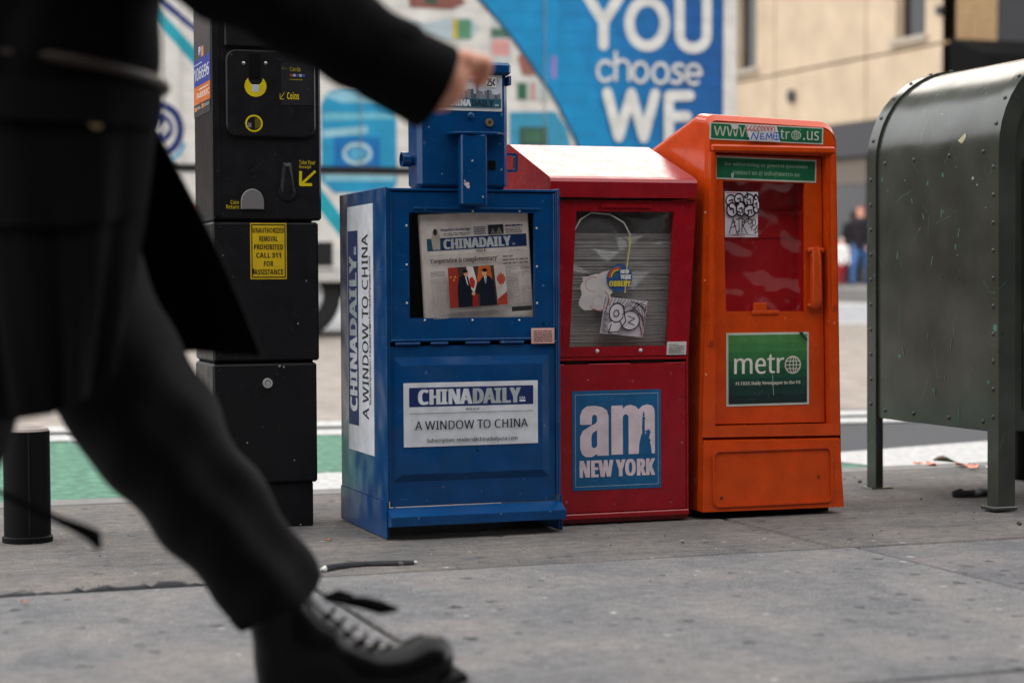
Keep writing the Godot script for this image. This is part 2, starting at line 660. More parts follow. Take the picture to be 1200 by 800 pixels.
func make_materials() -> void:
	T.blotch = noise_tex(0.012, 0.87, 1.0, 3, 512, 6)
	T.smear = noise_tex(0.02, 0.62, 1.0, 7)
	T.dents = noise_tex(0.006, 0.0, 1.0, 11, 512, 2)
	T.grain = noise_tex(0.22, 0.0, 1.0, 13, 512, 3)
	T.weave = noise_tex(0.35, 0.55, 1.0, 17, 512, 2)
	T.coarse = noise_tex(0.10, 0.0, 1.0, 19, 1024, 4)
	T.wear_blue = wear_tex(21, 60, 110, Color(0.35, 0.48, 0.62), Color(0.02, 0.03, 0.06))
	T.wear_red = wear_tex(22, 60, 90, Color(0.62, 0.35, 0.36), Color(0.10, 0.0, 0.01))
	T.wear_orange = wear_tex(23, 90, 130, Color(0.80, 0.42, 0.25), Color(0.20, 0.05, 0.02))
	T.wear_green = wear_tex(24, 170, 190, Color(0.30, 0.52, 0.47), Color(0.07, 0.08, 0.07))
	T.wear_black = wear_tex(25, 70, 80, Color(0.33, 0.33, 0.34), Color(0.01, 0.01, 0.01))
	T.wear_print = wear_tex(26, 90, 110, Color(0.62, 0.60, 0.58), Color(0.16, 0.14, 0.13))
	T.slab = concrete_tex(31, L(0.142, 0.137, 0.136), 0.05, 460)
	T.slab_brown = concrete_tex(32, L(0.122, 0.112, 0.105), 0.22, 380)

	M.blue = paint(L(0.0013, 0.051, 0.172), 0.22, 0.40, T.wear_blue, 1.6, 0.45)
	M.red = paint(L(0.30, 0.0032, 0.010), 0.25, 0.46, T.wear_red, 1.6, 0.14)
	M.orange = paint(L(0.60, 0.060, 0.004), 0.24, 0.42, T.wear_orange, 1.6, 0.10)
	M.olive = paint(L(0.048, 0.055, 0.045), 0.20, 0.45, T.wear_green, 0.6, 0.5)
	M.olive.albedo_texture = noise_tex(0.014, 0.76, 1.0, 53, 512, 6)
	M.black_paint = paint(L(0.0095, 0.0095, 0.011), 0.36, 0.34, T.wear_black, 1.6, 0.08)
	M.black = plain(L(0.006, 0.006, 0.007), 0.6, 0.2)
	M.dark_gap = plain(L(0.004, 0.004, 0.004), 0.9, 0.2)
	M.rubber = plain(L(0.014, 0.014, 0.014), 0.8, 0.3)
	M.steel = plain(L(0.45, 0.45, 0.45), 0.35, 0.5, 0.9)
	M.rivet = plain(L(0.55, 0.56, 0.58), 0.4, 0.5, 0.6)
	M.brass = plain(L(0.36, 0.27, 0.13), 0.4, 0.5, 0.8)
	M.print = tri_planar(plain(Color(1, 1, 1), 0.45, 0.4), 2.3)
	M.print.albedo_texture = T.blotch
	M.print.detail_enabled = true
	M.print.detail_albedo = T.wear_print
	M.print.vertex_color_use_as_albedo = true
	M.paper = tri_planar(plain(Color(1, 1, 1), 0.9, 0.2), 3.0)
	M.paper.vertex_color_use_as_albedo = true
	M.paper.albedo_texture = T.blotch
	M.pane = plain(Color(0.02, 0.02, 0.02, 0.02), 0.03, 0.5)
	M.warped_pane = plain(Color(0.02, 0.02, 0.02, 0.02), 0.03, 0.7)
	M.warped_pane.transparency = BaseMaterial3D.TRANSPARENCY_ALPHA
	M.warped_pane.heightmap_enabled = true
	M.warped_pane.heightmap_texture = T.dents
	M.warped_pane.heightmap_scale = 1.2
	tri_planar(M.warped_pane, 2.2)
	M.pane.transparency = BaseMaterial3D.TRANSPARENCY_ALPHA
	M.scuffed_pane = plain(Color(0.3, 0.3, 0.3, 0.05), 0.12, 0.5)
	M.scuffed_pane.transparency = BaseMaterial3D.TRANSPARENCY_ALPHA
	M.slab = tri_planar(plain(Color(1, 1, 1), 0.86, 0.35), 1.0 / 2.7, true)
	M.slab.albedo_texture = T.slab
	M.slab.heightmap_enabled = true
	M.slab.heightmap_texture = T.coarse
	M.slab.heightmap_scale = 0.22
	M.slab_brown = M.slab.duplicate()
	M.slab_brown.albedo_texture = T.slab_brown
	M.slab_pale = M.slab.duplicate()
	M.slab_pale.albedo_color = Color(1.0, 1.0, 1.0)
	M.slab_dull = M.slab.duplicate()
	M.slab_dull.albedo_color = Color(0.95, 0.945, 0.95)
	M.slab_dull.uv1_offset = Vector3(0.37, 0.2, 0.61)
	M.kerb = tri_planar(plain(L(0.22, 0.21, 0.20), 0.85, 0.3), 2.0, true)
	M.kerb.albedo_texture = T.blotch
	M.joint = plain(L(0.030, 0.028, 0.026), 0.95, 0.2)
	M.tar = plain(L(0.020, 0.022, 0.028), 0.32, 0.5)
	M.tar.heightmap_enabled = true
	M.tar.heightmap_texture = T.coarse
	M.tar.heightmap_scale = 0.6
	tri_planar(M.tar, 6.0, true)
	M.asphalt = tri_planar(plain(L(0.105, 0.105, 0.112), 0.85, 0.3), 0.6, true)
	M.asphalt.albedo_texture = T.weave
	M.green_lane = tri_planar(plain(L(0.125, 0.285, 0.195), 0.8, 0.3), 0.8, true)
	M.green_lane.albedo_texture = noise_tex(0.03, 0.6, 1.0, 41, 512, 6)
	M.road_white = tri_planar(plain(L(0.52, 0.51, 0.495), 0.75, 0.3), 0.9, true)
	M.road_white.albedo_texture = noise_tex(0.04, 0.78, 1.0, 43, 512, 5)
	M.tan_road = tri_planar(plain(L(0.34, 0.295, 0.255), 0.85, 0.3), 0.35, true)
	M.tan_road.albedo_texture = noise_tex(0.02, 0.78, 1.0, 45, 512, 5)
	M.pale_road = tri_planar(plain(L(0.36, 0.36, 0.37), 0.85, 0.3), 0.3, true)
	M.pale_road.albedo_texture = M.tan_road.albedo_texture
	M.truck_white = plain(L(0.62, 0.60, 0.565), 0.45, 0.4)
	M.livery = tri_planar(plain(L(0.64, 0.64, 0.64), 0.5, 0.35), 0.5)
	M.livery.albedo_texture = T.blotch
	M.livery.vertex_color_use_as_albedo = true
	M.dull_panel = plain(L(0.16, 0.13, 0.105), 0.8, 0.3)
	M.chassis = plain(L(0.010, 0.010, 0.011), 0.7, 0.3)
	M.cream = tri_planar(plain(L(0.64, 0.495, 0.345), 0.85, 0.3), 0.15, true)
	M.cream.albedo_texture = noise_tex(0.01, 0.88, 1.0, 47, 512, 4)
	M.tan_brick = tri_planar(plain(L(0.36, 0.23, 0.12), 0.85, 0.3), 0.8, true)
	M.tan_brick.albedo_texture = T.blotch
	M.fascia = plain(L(0.042, 0.040, 0.044), 0.6, 0.4)
	M.shopfront = plain(L(0.020, 0.020, 0.022), 0.5, 0.4)
	M.dark_glass = plain(L(0.012, 0.012, 0.014), 0.10, 0.35)
	M.stone = plain(L(0.42, 0.36, 0.29), 0.8, 0.3)
	M.brown_wall = tri_planar(plain(L(0.045, 0.036, 0.030), 0.8, 0.3), 0.5, true)
	M.brown_wall.albedo_texture = T.blotch
	M.coat = tri_planar(plain(L(0.0050, 0.0050, 0.0058), 0.85, 0.18), 9.0)
	M.coat.rim_enabled = true
	M.coat.rim = 0.03
	M.coat.albedo_texture = T.weave
	M.coat_hem = M.coat
	M.trousers = tri_planar(plain(L(0.0140, 0.0140, 0.0152), 0.8, 0.2), 9.0)
	M.trousers.rim_enabled = true
	M.trousers.rim = 0.08
	M.trousers.albedo_texture = T.weave
	M.leather = tri_planar(plain(L(0.0040, 0.0040, 0.0046), 0.20, 0.30), 6.0)
	M.leather.heightmap_enabled = true
	M.leather.heightmap_texture = T.grain
	M.leather.heightmap_scale = 0.006
	M.skin = plain(Color(1, 1, 1), 0.5, 0.4)
	M.skin.vertex_color_use_as_albedo = true
	M.skin.subsurf_scatter_enabled = true
	M.skin.subsurf_scatter_strength = 0.15
	M.cloth = plain(Color(1, 1, 1), 0.85, 0.25)
	M.cloth.vertex_color_use_as_albedo = true
	M.film = plain(Color(0.75, 0.75, 0.75, 0.12), 0.08, 0.85)
	M.film.transparency = BaseMaterial3D.TRANSPARENCY_ALPHA
	M.brick = tri_planar(plain(L(0.12, 0.075, 0.055), 0.85, 0.3), 0.3, true)
	M.brick.albedo_texture = T.blotch
	M.leaf = plain(Color(1, 1, 1), 0.7, 0.3)
	M.leaf.vertex_color_use_as_albedo = true

# ------------------------------------------------------------------ the scene
func _ready() -> void:
	rng.seed = 7
	cam_basis = Basis(Vector3.UP, deg_to_rad(-YAW)) * Basis(Vector3.RIGHT, deg_to_rad(-PITCH))
	var cam := Camera3D.new()
	cam.name = "camera"
	var lens := CameraAttributesPhysical.new()
	lens.frustum_focal_length = 98.4
	lens.exposure_aperture = 3.8
	lens.frustum_focus_distance = 5.45
	cam.attributes = lens
	cam.fov = 2.0 * rad_to_deg(atan(400.0 / FPX))
	cam.near = 0.1
	cam.far = 600.0
	cam.transform = Transform3D(cam_basis, EYE)
	add_child(cam)
	cam.current = true

	var env := Environment.new()
	env.background_mode = Environment.BG_SKY
	env.tonemap_mode = Environment.TONE_MAPPER_LINEAR
	env.tonemap_exposure = 1.02
	var sm := ProceduralSkyMaterial.new()
	sm.sky_top_color = Color(0.958, 0.96, 0.965)
	sm.sky_horizon_color = Color(0.92, 0.92, 0.925)
	sm.sky_curve = 0.2
	sm.sky_energy_multiplier = 1.6
	sm.ground_bottom_color = Color(0.35, 0.34, 0.33)
	sm.ground_horizon_color = Color(0.6, 0.6, 0.6)
	sm.sun_angle_max = 1.0
	env.sky = Sky.new()
	env.sky.sky_material = sm
	env.sdfgi_enabled = true
	env.ssao_enabled = true
	env.ssil_enabled = true
	var we := WorldEnvironment.new()
	we.name = "world_environment"
	we.environment = env
	add_child(we)

	var sun := DirectionalLight3D.new()
	sun.name = "sun"
	sun.light_energy = 0.26
	sun.light_angular_distance = 28.0
	sun.light_color = Color(1.0, 0.97, 0.93)
	sun.shadow_enabled = true
	sun.rotation_degrees = Vector3(-31, 155, 0)
	add_child(sun)

	make_materials()
	build_ground()
	build_truck()
	build_corner_building()
	build_shops_behind()
	build_far_row()
	build_blue_box()
	build_red_box()
	build_orange_box()
	build_letter_box()
	build_pay_station()
	build_bollard()
	build_far_people()
	build_pedestrian()
	build_litter()

# ------------------------------------------------------------------ ground
func slab_mesh(x0: float, x1: float, z0: float, z1: float, lift: float, tilt: float) -> Mb:
	var m := mb()
	var b := 0.006
	var y := func(x: float, z: float) -> float: return gy(z) + lift + tilt * (x - x0)
	var q := []
	for k in 4:
		var x: float = [x0, x1, x1, x0][k]
		var z: float = [z0, z0, z1, z1][k]
		q.append(Vector3(x, y.call(x, z) - 0.09, z))
	var r := []
	for k in 4:
		var x: float = [x0, x1, x1, x0][k]
		var z: float = [z0, z0, z1, z1][k]
		r.append(Vector3(x, y.call(x, z) - b, z))
	var t := []
	for k in 4:
		var x: float = [x0 + b, x1 - b, x1 - b, x0 + b][k]
		var z: float = [z0 - b, z0 - b, z1 + b, z1 + b][k]
		t.append(Vector3(x, y.call(x, z), z))
	m.quad(t[0], t[1], t[2], t[3], Vector3.UP)
	for k in 4:
		var l := (k + 1) % 4
		var mid: Vector3 = (q[k] + q[l]) * 0.5
		var out := mid - Vector3((x0 + x1) * 0.5, mid.y, (z0 + z1) * 0.5)
		m.quad(q[k], q[l], r[l], r[k], out)
		m.quad(r[k], r[l], t[l], t[k], out.normalized() + Vector3.UP)
	return m

func flat(called: String, pts: Array, y: float, material: Material) -> MeshInstance3D:
	var m := mb()
	var q := PackedVector2Array()
	for a in pts:
		q.append(Vector2(a[0], a[1]))
	var ix := Geometry2D.triangulate_polygon(q)
	for i in range(0, ix.size(), 3):
		m.tri(Vector3(q[ix[i]].x, y, q[ix[i]].y), Vector3(q[ix[i + 1]].x, y, q[ix[i + 1]].y), Vector3(q[ix[i + 2]].x, y, q[ix[i + 2]].y), Vector3.UP)
	org = Vector3.ZERO
	var o := put(called, m, material, self)
	o.set_meta("kind", "structure")
	return o

func build_ground() -> void:
	var walk := setting("sidewalk")
	var bed := mb()
	bed.quad(Vector3(-9, gy(-6.2) - 0.035, -6.2), Vector3(14, gy(-6.2) - 0.035, -6.2), Vector3(14, gy(4) - 0.035, 4), Vector3(-9, gy(4) - 0.035, 4), Vector3.UP)
	put("joint_bed", bed, M.joint, walk)
	var zs := [-6.195, -4.41, -2.88, -1.35, 0.18, 1.71, 3.0]
	for band in 6:
		var off: float = [2.445, 2.495, 2.47, 2.48, 2.46, 2.5][band]
		for k in range(-5, 6):
			var x0 := off + k * 1.475
			var gap := rng.randf_range(0.006, 0.0095) if band > 0 else rng.randf_range(0.006, 0.010)
			var mt: Material = M.slab_brown if band == 0 else ([M.slab, M.slab_dull, M.slab_pale][(k + band + 9) % 3] as Material)
			put("paving_slab", slab_mesh(x0 + gap, x0 + 1.475 - gap, zs[band + 1] - gap, zs[band] + gap, rng.randf_range(-0.002, 0.002), rng.randf_range(-0.0012, 0.0012)), mt, walk)
	# tar bead squeezed out of the long joint
	var bead := mb()
	var pts := []
	var rr := []
	for i in 120:
		var x := -1.2 + 2.02 * i / 119.0
		pts.append(Vector3(x, gy(-4.41) - 0.006 + rng.randf_range(-0.002, 0.003), -4.41 + 0.012 * sin(x * 7.0) + rng.randf_range(-0.004, 0.004)))
		rr.append(0.009 + rng.randf_range(-0.006, 0.006))
	bead.tube(pts, rr, 8)
	put("joint_sealant", bead, M.tar, walk)
	# kerb
	var kerb := setting("kerb")
	for k in range(-6, 8):
		var x0 := 0.4 + k * 1.83
		var m := mb()
		m.box(Vector3(x0 + 0.003, -0.3, -6.35), Vector3(x0 + 1.827, gy(-6.2) + 0.001, -6.2), 0.012)
		put("kerbstone", m, M.kerb, kerb)
	var y := -0.155
	flat("road", [[-90, 300], [-90, -6.3], [-90, -400], [120, -400], [120, -6.3], [120, 300]].slice(1, 5), y, M.asphalt)
	flat("bike_lane", [[-14, -6.36], [4.95, -6.36], [4.28, -7.55], [4.02, -8.35], [4.3, -9.45], [1.14, -9.69], [-14, -10.9]], y + 0.004, M.green_lane)
	flat("plaza_paving", [[-60, -10.9], [1.2, -10.62], [9.0, -9.95], [16.0, -9.6], [16.0, -22.8], [-60, -22.8]], y + 0.004, M.tan_road)
	flat("crossing_paving", [[-60, -23.7], [60, -23.7], [60, -44], [-60, -44]], y + 0.004, M.pale_road)
	# painted lines
	flat("lane_line", [[-14, -10.95], [1.2, -9.70], [9.0, -9.02], [9.0, -9.30], [1.2, -10.02], [-14, -11.3]], y + 0.008, M.road_white)
	flat("lane_line", [[-14, -11.55], [1.2, -10.20], [9.0, -9.45], [9.0, -9.75], [1.2, -10.57], [-14, -11.95]], y + 0.008, M.road_white)
	flat("stop_line", [[4.30, -7.30], [9.5, -7.05], [9.5, -7.72], [5.40, -8.2], [4.42, -7.95], [4.08, -7.9]], y + 0.008, M.road_white)
	flat("lane_arrow", [[1.55, -7.2], [2.35, -7.2], [2.35, -7.75], [1.94, -7.92], [1.72, -7.8]], y + 0.008, M.road_white)
	flat("crossing_line", [[-60, -22.9], [60, -22.9], [60, -23.6], [-60, -23.6]], y + 0.008, M.road_white)
	flat("crossing_line", [[14, -31.2], [60, -31.2], [60, -33.2], [12, -33.2]], y + 0.008, M.road_white)
	# pavement of the street beyond
	var far := setting("far_sidewalk")
	var m := mb()
	m.box(Vector3(19.0, -0.3, -90), Vector3(22.4, 0.13, -33.0), 0.02)
	m.box(Vector3(22.42, -0.3, -35.5), Vector3(60, 0.13, -33.0), 0.02)
	put("far_paving", m, M.kerb, far)

# ------------------------------------------------------------------ delivery truck across the street
const TZ := -21.0

func tp(x: float, y: float) -> Vector2:          # photo pixel -> (metres right of x=0, metres down from y=4.1) on the truck's side
	var p := at_z(x, y, TZ)
	return Vector2(p.x, 4.1 - p.y)

func tps(list: Array) -> Array:
	var q := []
	for a in list:
		q.append(tp(a[0], a[1]))
	return q

func curve_px(s: Sheet, cx, cy, rx, ry, a0, a1, wpx, col: Color, seg := 18) -> void:
	var q := []
	for k in seg + 1:
		var t: float = deg_to_rad(lerpf(a0, a1, float(k) / seg))
		q.append(tp(cx + rx * cos(t), cy + ry * sin(t)))
	s.line(q, wpx * 0.01035, col)

func build_truck() -> void:
	var t := thing("delivery_truck", "white and blue box delivery truck with YOU choose WE lettering on its side", "truck", Vector3(5.8, -0.155, -22.2), "", false)
	# the printed livery, cut along the slats of the roll-up doors and the panels between them
	var s := Sheet.new(Vector3(0, 4.1, TZ), Vector3.RIGHT, Vector3.DOWN, 1.0, 1.0)
	var white := S(238, 234, 226)
	s.rect(0.5, 0.0, 10.25, 3.6, white)
	# diagonal stripes and round emblem
	s.poly(tps([[150, -32], [178, 3], [232, 60], [232, 82], [178, 22], [150, -8]]), S(36, 172, 190))
	s.poly(tps([[160, -22], [190, -3], [232, 33], [232, 41], [181, 1], [160, -14]]), S(38, 62, 128))
	s.poly(tps([[352, 188], [402, 255], [402, 282], [352, 218]]), S(36, 172, 190))
	s.poly(tps([[402, 255], [440, 300], [440, 330], [402, 282]]), S(36, 172, 190))
	curve_px(s, 184, 152, 27, 29, -110, 150, 8, S(38, 54, 120))
	curve_px(s, 186, 158, 31, 32, 20, 130, 4, S(70, 175, 215))
	s.ell(tp(184, 150).x, tp(184, 150).y, 0.17, 0.17, S(38, 54, 120))
	s.line(tps([[178, 156], [183, 143], [181, 156], [188, 150], [193, 144], [196, 150], [190, 157]]), 0.035, white)
	s.line(tps([[180, 128], [176, 112], [182, 100]]), 0.09, S(38, 54, 120))
	s.poly(tps([[218, 245], [229, 238], [229, 252], [218, 252]]), S(205, 80, 50))
	# water jug
	s.poly(tps([[376, 122], [384, 108], [402, 102], [440, 102], [458, 110], [464, 126], [465, 214], [458, 226], [392, 226], [376, 212]]), S(40, 160, 205))
	s.poly(tps([[378, 112], [402, 104], [438, 104], [456, 112], [440, 120], [400, 120]]), S(150, 208, 226))
	s.poly(tps([[378, 132], [464, 132], [464, 139], [378, 141]]), S(120, 200, 222))
	s.poly(tps([[378, 152], [430, 148], [430, 156], [378, 161]]), S(165, 215, 230))
	s.rect(tp(391, 160).x, tp(391, 160).y, tp(445, 197).x, tp(445, 197).y, S(20, 118, 190))
	curve_px(s, 418, 180, 15, 11, 0, 360, 4, S(190, 225, 225))
	s.ell(tp(418, 180).x, tp(418, 180).y, 0.09, 0.07, S(90, 185, 220))
	s.poly(tps([[380, 205], [462, 205], [462, 212], [380, 212]]), S(150, 212, 228))
	# bottles
	s.poly(tps([[478, -6], [540, -6], [545, 4], [528, 11], [480, 8]]), S(150, 92, 84))
	s.rect(tp(497, -2).x, tp(497, -2).y, tp(512, 5).x, tp(512, 5).y, S(40, 90, 70))
	s.poly(tps([[470, 27], [500, 27], [522, 21], [552, 22], [562, 33], [552, 46], [522, 47], [500, 42], [470, 40]]), S(196, 210, 216))
	s.rect(tp(532, 22).x, tp(532, 22).y, tp(552, 46).x, tp(552, 46).y, S(96, 152, 120))
	s.rect(tp(530, 22).x, tp(530, 22).y, tp(536, 46).x, tp(536, 46).y, S(215, 190, 70))
	s.poly(tps([[578, 22], [590, 20], [598, 30], [599, 74], [574, 74], [574, 36]]), S(206, 214, 212))
	s.rect(tp(575, 33).x, tp(575, 33).y, tp(598, 45).x, tp(598, 45).y, S(84, 118, 100))
	s.rect(tp(576, 46).x, tp(576, 46).y, tp(597, 66).x, tp(597, 66).y, S(232, 168, 160))
	s.poly(tps([[606, 66], [614, 62], [624, 74], [626, 88], [612, 88]]), S(170, 110, 98))
	s.rect(tp(605, 96).x, tp(605, 96).y, tp(644, 118).x, tp(644, 118).y, S(205, 212, 205))
	s.rect(tp(606, 97).x, tp(606, 97).y, tp(617, 117).x, tp(617, 117).y, S(50, 110, 80))
	s.rect(tp(622, 97).x, tp(622, 97).y, tp(626, 117).x, tp(626, 117).y, S(215, 130, 130))
	s.poly(tps([[597, 131], [650, 131], [664, 150], [672, 188], [597, 188]]), S(62, 160, 196))
	s.rect(tp(608, 148).x, tp(608, 148).y, tp(641, 172).x, tp(641, 172).y, S(60, 96, 84))
	s.rect(tp(614, 153).x, tp(614, 153).y, tp(634, 166).x, tp(634, 166).y, S(70, 120, 90))
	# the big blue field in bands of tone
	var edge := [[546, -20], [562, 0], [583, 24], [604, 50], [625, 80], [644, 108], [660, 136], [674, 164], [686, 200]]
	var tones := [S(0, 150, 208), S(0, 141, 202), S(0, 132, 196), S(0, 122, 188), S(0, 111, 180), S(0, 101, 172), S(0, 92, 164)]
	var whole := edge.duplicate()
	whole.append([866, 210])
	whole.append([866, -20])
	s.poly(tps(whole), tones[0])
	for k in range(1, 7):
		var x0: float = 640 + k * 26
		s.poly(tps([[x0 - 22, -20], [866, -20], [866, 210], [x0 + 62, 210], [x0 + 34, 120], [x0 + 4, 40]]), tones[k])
	s.line(tps(edge), 0.035, S(30, 70, 96))
	s.rect(tp(645, 60).x, tp(645, 66).y, tp(651, 60).x, tp(651, 92).y, S(150, 130, 200))
	# lettering drawn with round strokes
	var ink := S(240, 238, 232)
	var bw := 0.126
	s.line(tps([[686, -8], [707, 26], [707, 53]]), bw, ink)
	s.line(tps([[728, -8], [707, 26]]), bw, ink)
	curve_px(s, 758, 27.5, 20.8, 26.6, 0, 360, 12.2, ink, 28)
	s.line(tps([[796, -8], [796, 40]]), bw, ink)
	s.line(tps([[828, -8], [828, 41]]), bw, ink)
	curve_px(s, 812, 41, 16, 15.5, 0, 180, 12.2, ink)
	var z := func(x: float, y: float) -> Array: return [660 + x / 4.443, y / 4.443]
	var tw := 4.1
	curve_px(s, 660 + 216 / 4.443, 370 / 4.443, 8.8, 11.4, 40, 320, tw, ink)
	s.line(tps([z.call(270, 272), z.call(270, 416)]), tw * 0.01035, ink)
	curve_px(s, 660 + 305 / 4.443, 352 / 4.443, 8.0, 8.5, 180, 360, tw, ink)
	s.line(tps([z.call(340, 352), z.call(340, 416)]), tw * 0.01035, ink)
	curve_px(s, 660 + 398 / 4.443, 377 / 4.443, 8.4, 11.2, 0, 360, tw, ink, 24)
	curve_px(s, 660 + 502 / 4.443, 382 / 4.443, 8.8, 11.2, 0, 360, tw, ink, 24)
	s.line(tps([z.call(620, 345), z.call(600, 336), z.call(576, 342), z.call(568, 358), z.call(578, 374), z.call(604, 388), z.call(616, 405), z.call(606, 424), z.call(580, 432), z.call(558, 422)]), tw * 0.01035, ink)
	curve_px(s, 660 + 674 / 4.443, 388 / 4.443, 8.6, 11.2, 55, 360, tw, ink)
	s.line(tps([z.call(638, 388), z.call(711, 388)]), tw * 0.01035, ink)
	s.line(tps([z.call(224, 482), z.call(284, 712), z.call(350, 486), z.call(414, 716), z.call(474, 488)]), bw, ink)
	s.line(tps([z.call(545, 752), z.call(545, 500), z.call(655, 498)]), bw, ink)
	s.line(tps([z.call(545, 608), z.call(640, 606)]), bw, ink)
	s.line(tps([z.call(545, 748), z.call(660, 748)]), bw, ink)

	# bays: each roll-up door is a stack of slats
	var posts := [1.5, 3.44, 5.64, 7.84, 10.12]
	for b in 4:
		var x0: float = posts[b] + (0.09 if b > 0 else 0.05)
		var x1: float = posts[b + 1] - 0.09
		var door := Node3D.new()
		door.name = "roll_door"
		t.add_child(door, true)
		for k in 11:
			var y0 := 1.775 + k * 0.2
			var m := mb()
			m.col = white
			m.box(Vector3(x0, y0 + 0.0015, TZ - 0.04), Vector3(x1, y0 + 0.1985, TZ - 0.001))
			s.emit_clipped(m, Rect2(x0, 4.1 - y0 - 0.1985, x1 - x0, 0.197), 0.00006, 0.0006)
			put("slat", m, M.livery, door)
	for b in 5:
		var x0: float = posts[b] - (0.085 if b > 0 else 0.05)
		var x1: float = posts[b] + 0.085
		var m := mb()
		m.col = white
		m.box(Vector3(x0, 1.775, TZ - 0.06), Vector3(x1, 3.975, TZ + 0.02))
		s.o.z = TZ + 0.021
		if b < 4:
			s.emit_clipped(m, Rect2(x0, 0.13, x1 - x0, 2.19), 0.00006, 0.0006)
		s.o.z = TZ
		put("post", m, M.livery, t)
	var m := mb()
	m.col = white
	m.box(Vector3(1.4, 3.98, -23.4), Vector3(10.22, 4.12, TZ + 0.03), 0.03)
	put("roof", m, M.livery, t)
	m = mb()
	m.box(Vector3(1.45, 1.70, -23.4), Vector3(10.2, 1.765, TZ + 0.03), 0.01)
	put("door_rail", m, M.chassis, t)
	m = mb()
	m.col = white
	m.box(Vector3(1.46, 0.62, TZ - 0.12), Vector3(10.2, 1.695, TZ), 0.01)
	s.emit_clipped(m, Rect2(1.5, 2.42, 8.6, 1.04), 0.00006, 0.0006)
	put("skirt_panel", m, M.livery, t)
	m = mb()
	m.col = white
	m.box(Vector3(1.46, 0.64, -23.38), Vector3(10.18, 3.97, TZ - 0.14), 0.01)
	put("body_core", m, M.livery, t)
	m = mb()
	m.box(Vector3(5.02, 0.66, TZ), Vector3(5.22, 0.93, TZ + 0.012), 0.004)
	put("dark_plate", m, M.chassis, t)  # plain near-black plate set on the skirt panel
	m = mb()
	m.col = S(214, 210, 202)
	m.box(Vector3(1.6, 0.48, TZ - 0.3), Vector3(9.9, 0.60, TZ + 0.04), 0.01)
	put("side_step", m, M.livery, t)
	m = mb()
	m.box(Vector3(-1.0, 0.30, -23.2), Vector3(10.0, 0.47, -21.25), 0.02)
	put("chassis", m, M.chassis, t)
	for wx in [-0.2, 4.86, 8.7]:
		for wz in [-21.22, -23.05]:
			m = mb()
			m.lathe([Vector2(0.28, -0.13), Vector2(0.44, -0.13), Vector2(0.49, -0.09), Vector2(0.49, 0.09), Vector2(0.44, 0.13), Vector2(0.28, 0.13), Vector2(0.26, 0.0)], Vector3(wx, 0.335, wz), Vector3(0, 0, 1), 28)
			var w := put("wheel", m, M.rubber, t)
			m = mb()
			m.lathe([Vector2(0.0, 0.10), Vector2(0.09, 0.10), Vector2(0.11, 0.03), Vector2(0.22, 0.05), Vector2(0.275, 0.11), Vector2(0.28, -0.1), Vector2(0.0, -0.1)], Vector3(wx, 0.335, wz), Vector3(0, 0, 1), 24)
			put("rim", m, M.steel, w)
	# cab, mostly hidden behind the pedestrian
	m = mb()
	m.col = white
	m.prism(PackedVector2Array([Vector2(1.3, 0.5), Vector2(-1.0, 0.5), Vector2(-1.05, 1.5), Vector2(-0.55, 1.62), Vector2(-0.1, 2.6), Vector2(1.3, 2.65)]), Vector3(0, 0, -23.3), Vector3.RIGHT, Vector3.UP, 2.2, 0.02)
	var cab := put("cab", m, M.livery, t)
	m = mb()
	m.prism(PackedVector2Array([Vector2(0.9, 1.65), Vector2(-0.35, 1.65), Vector2(0.0, 2.42), Vector2(0.9, 2.46)]), Vector3(0, 0, -21.098), Vector3.RIGHT, Vector3.UP, 0.01)
	put("cab_window", m, M.dark_glass, cab)

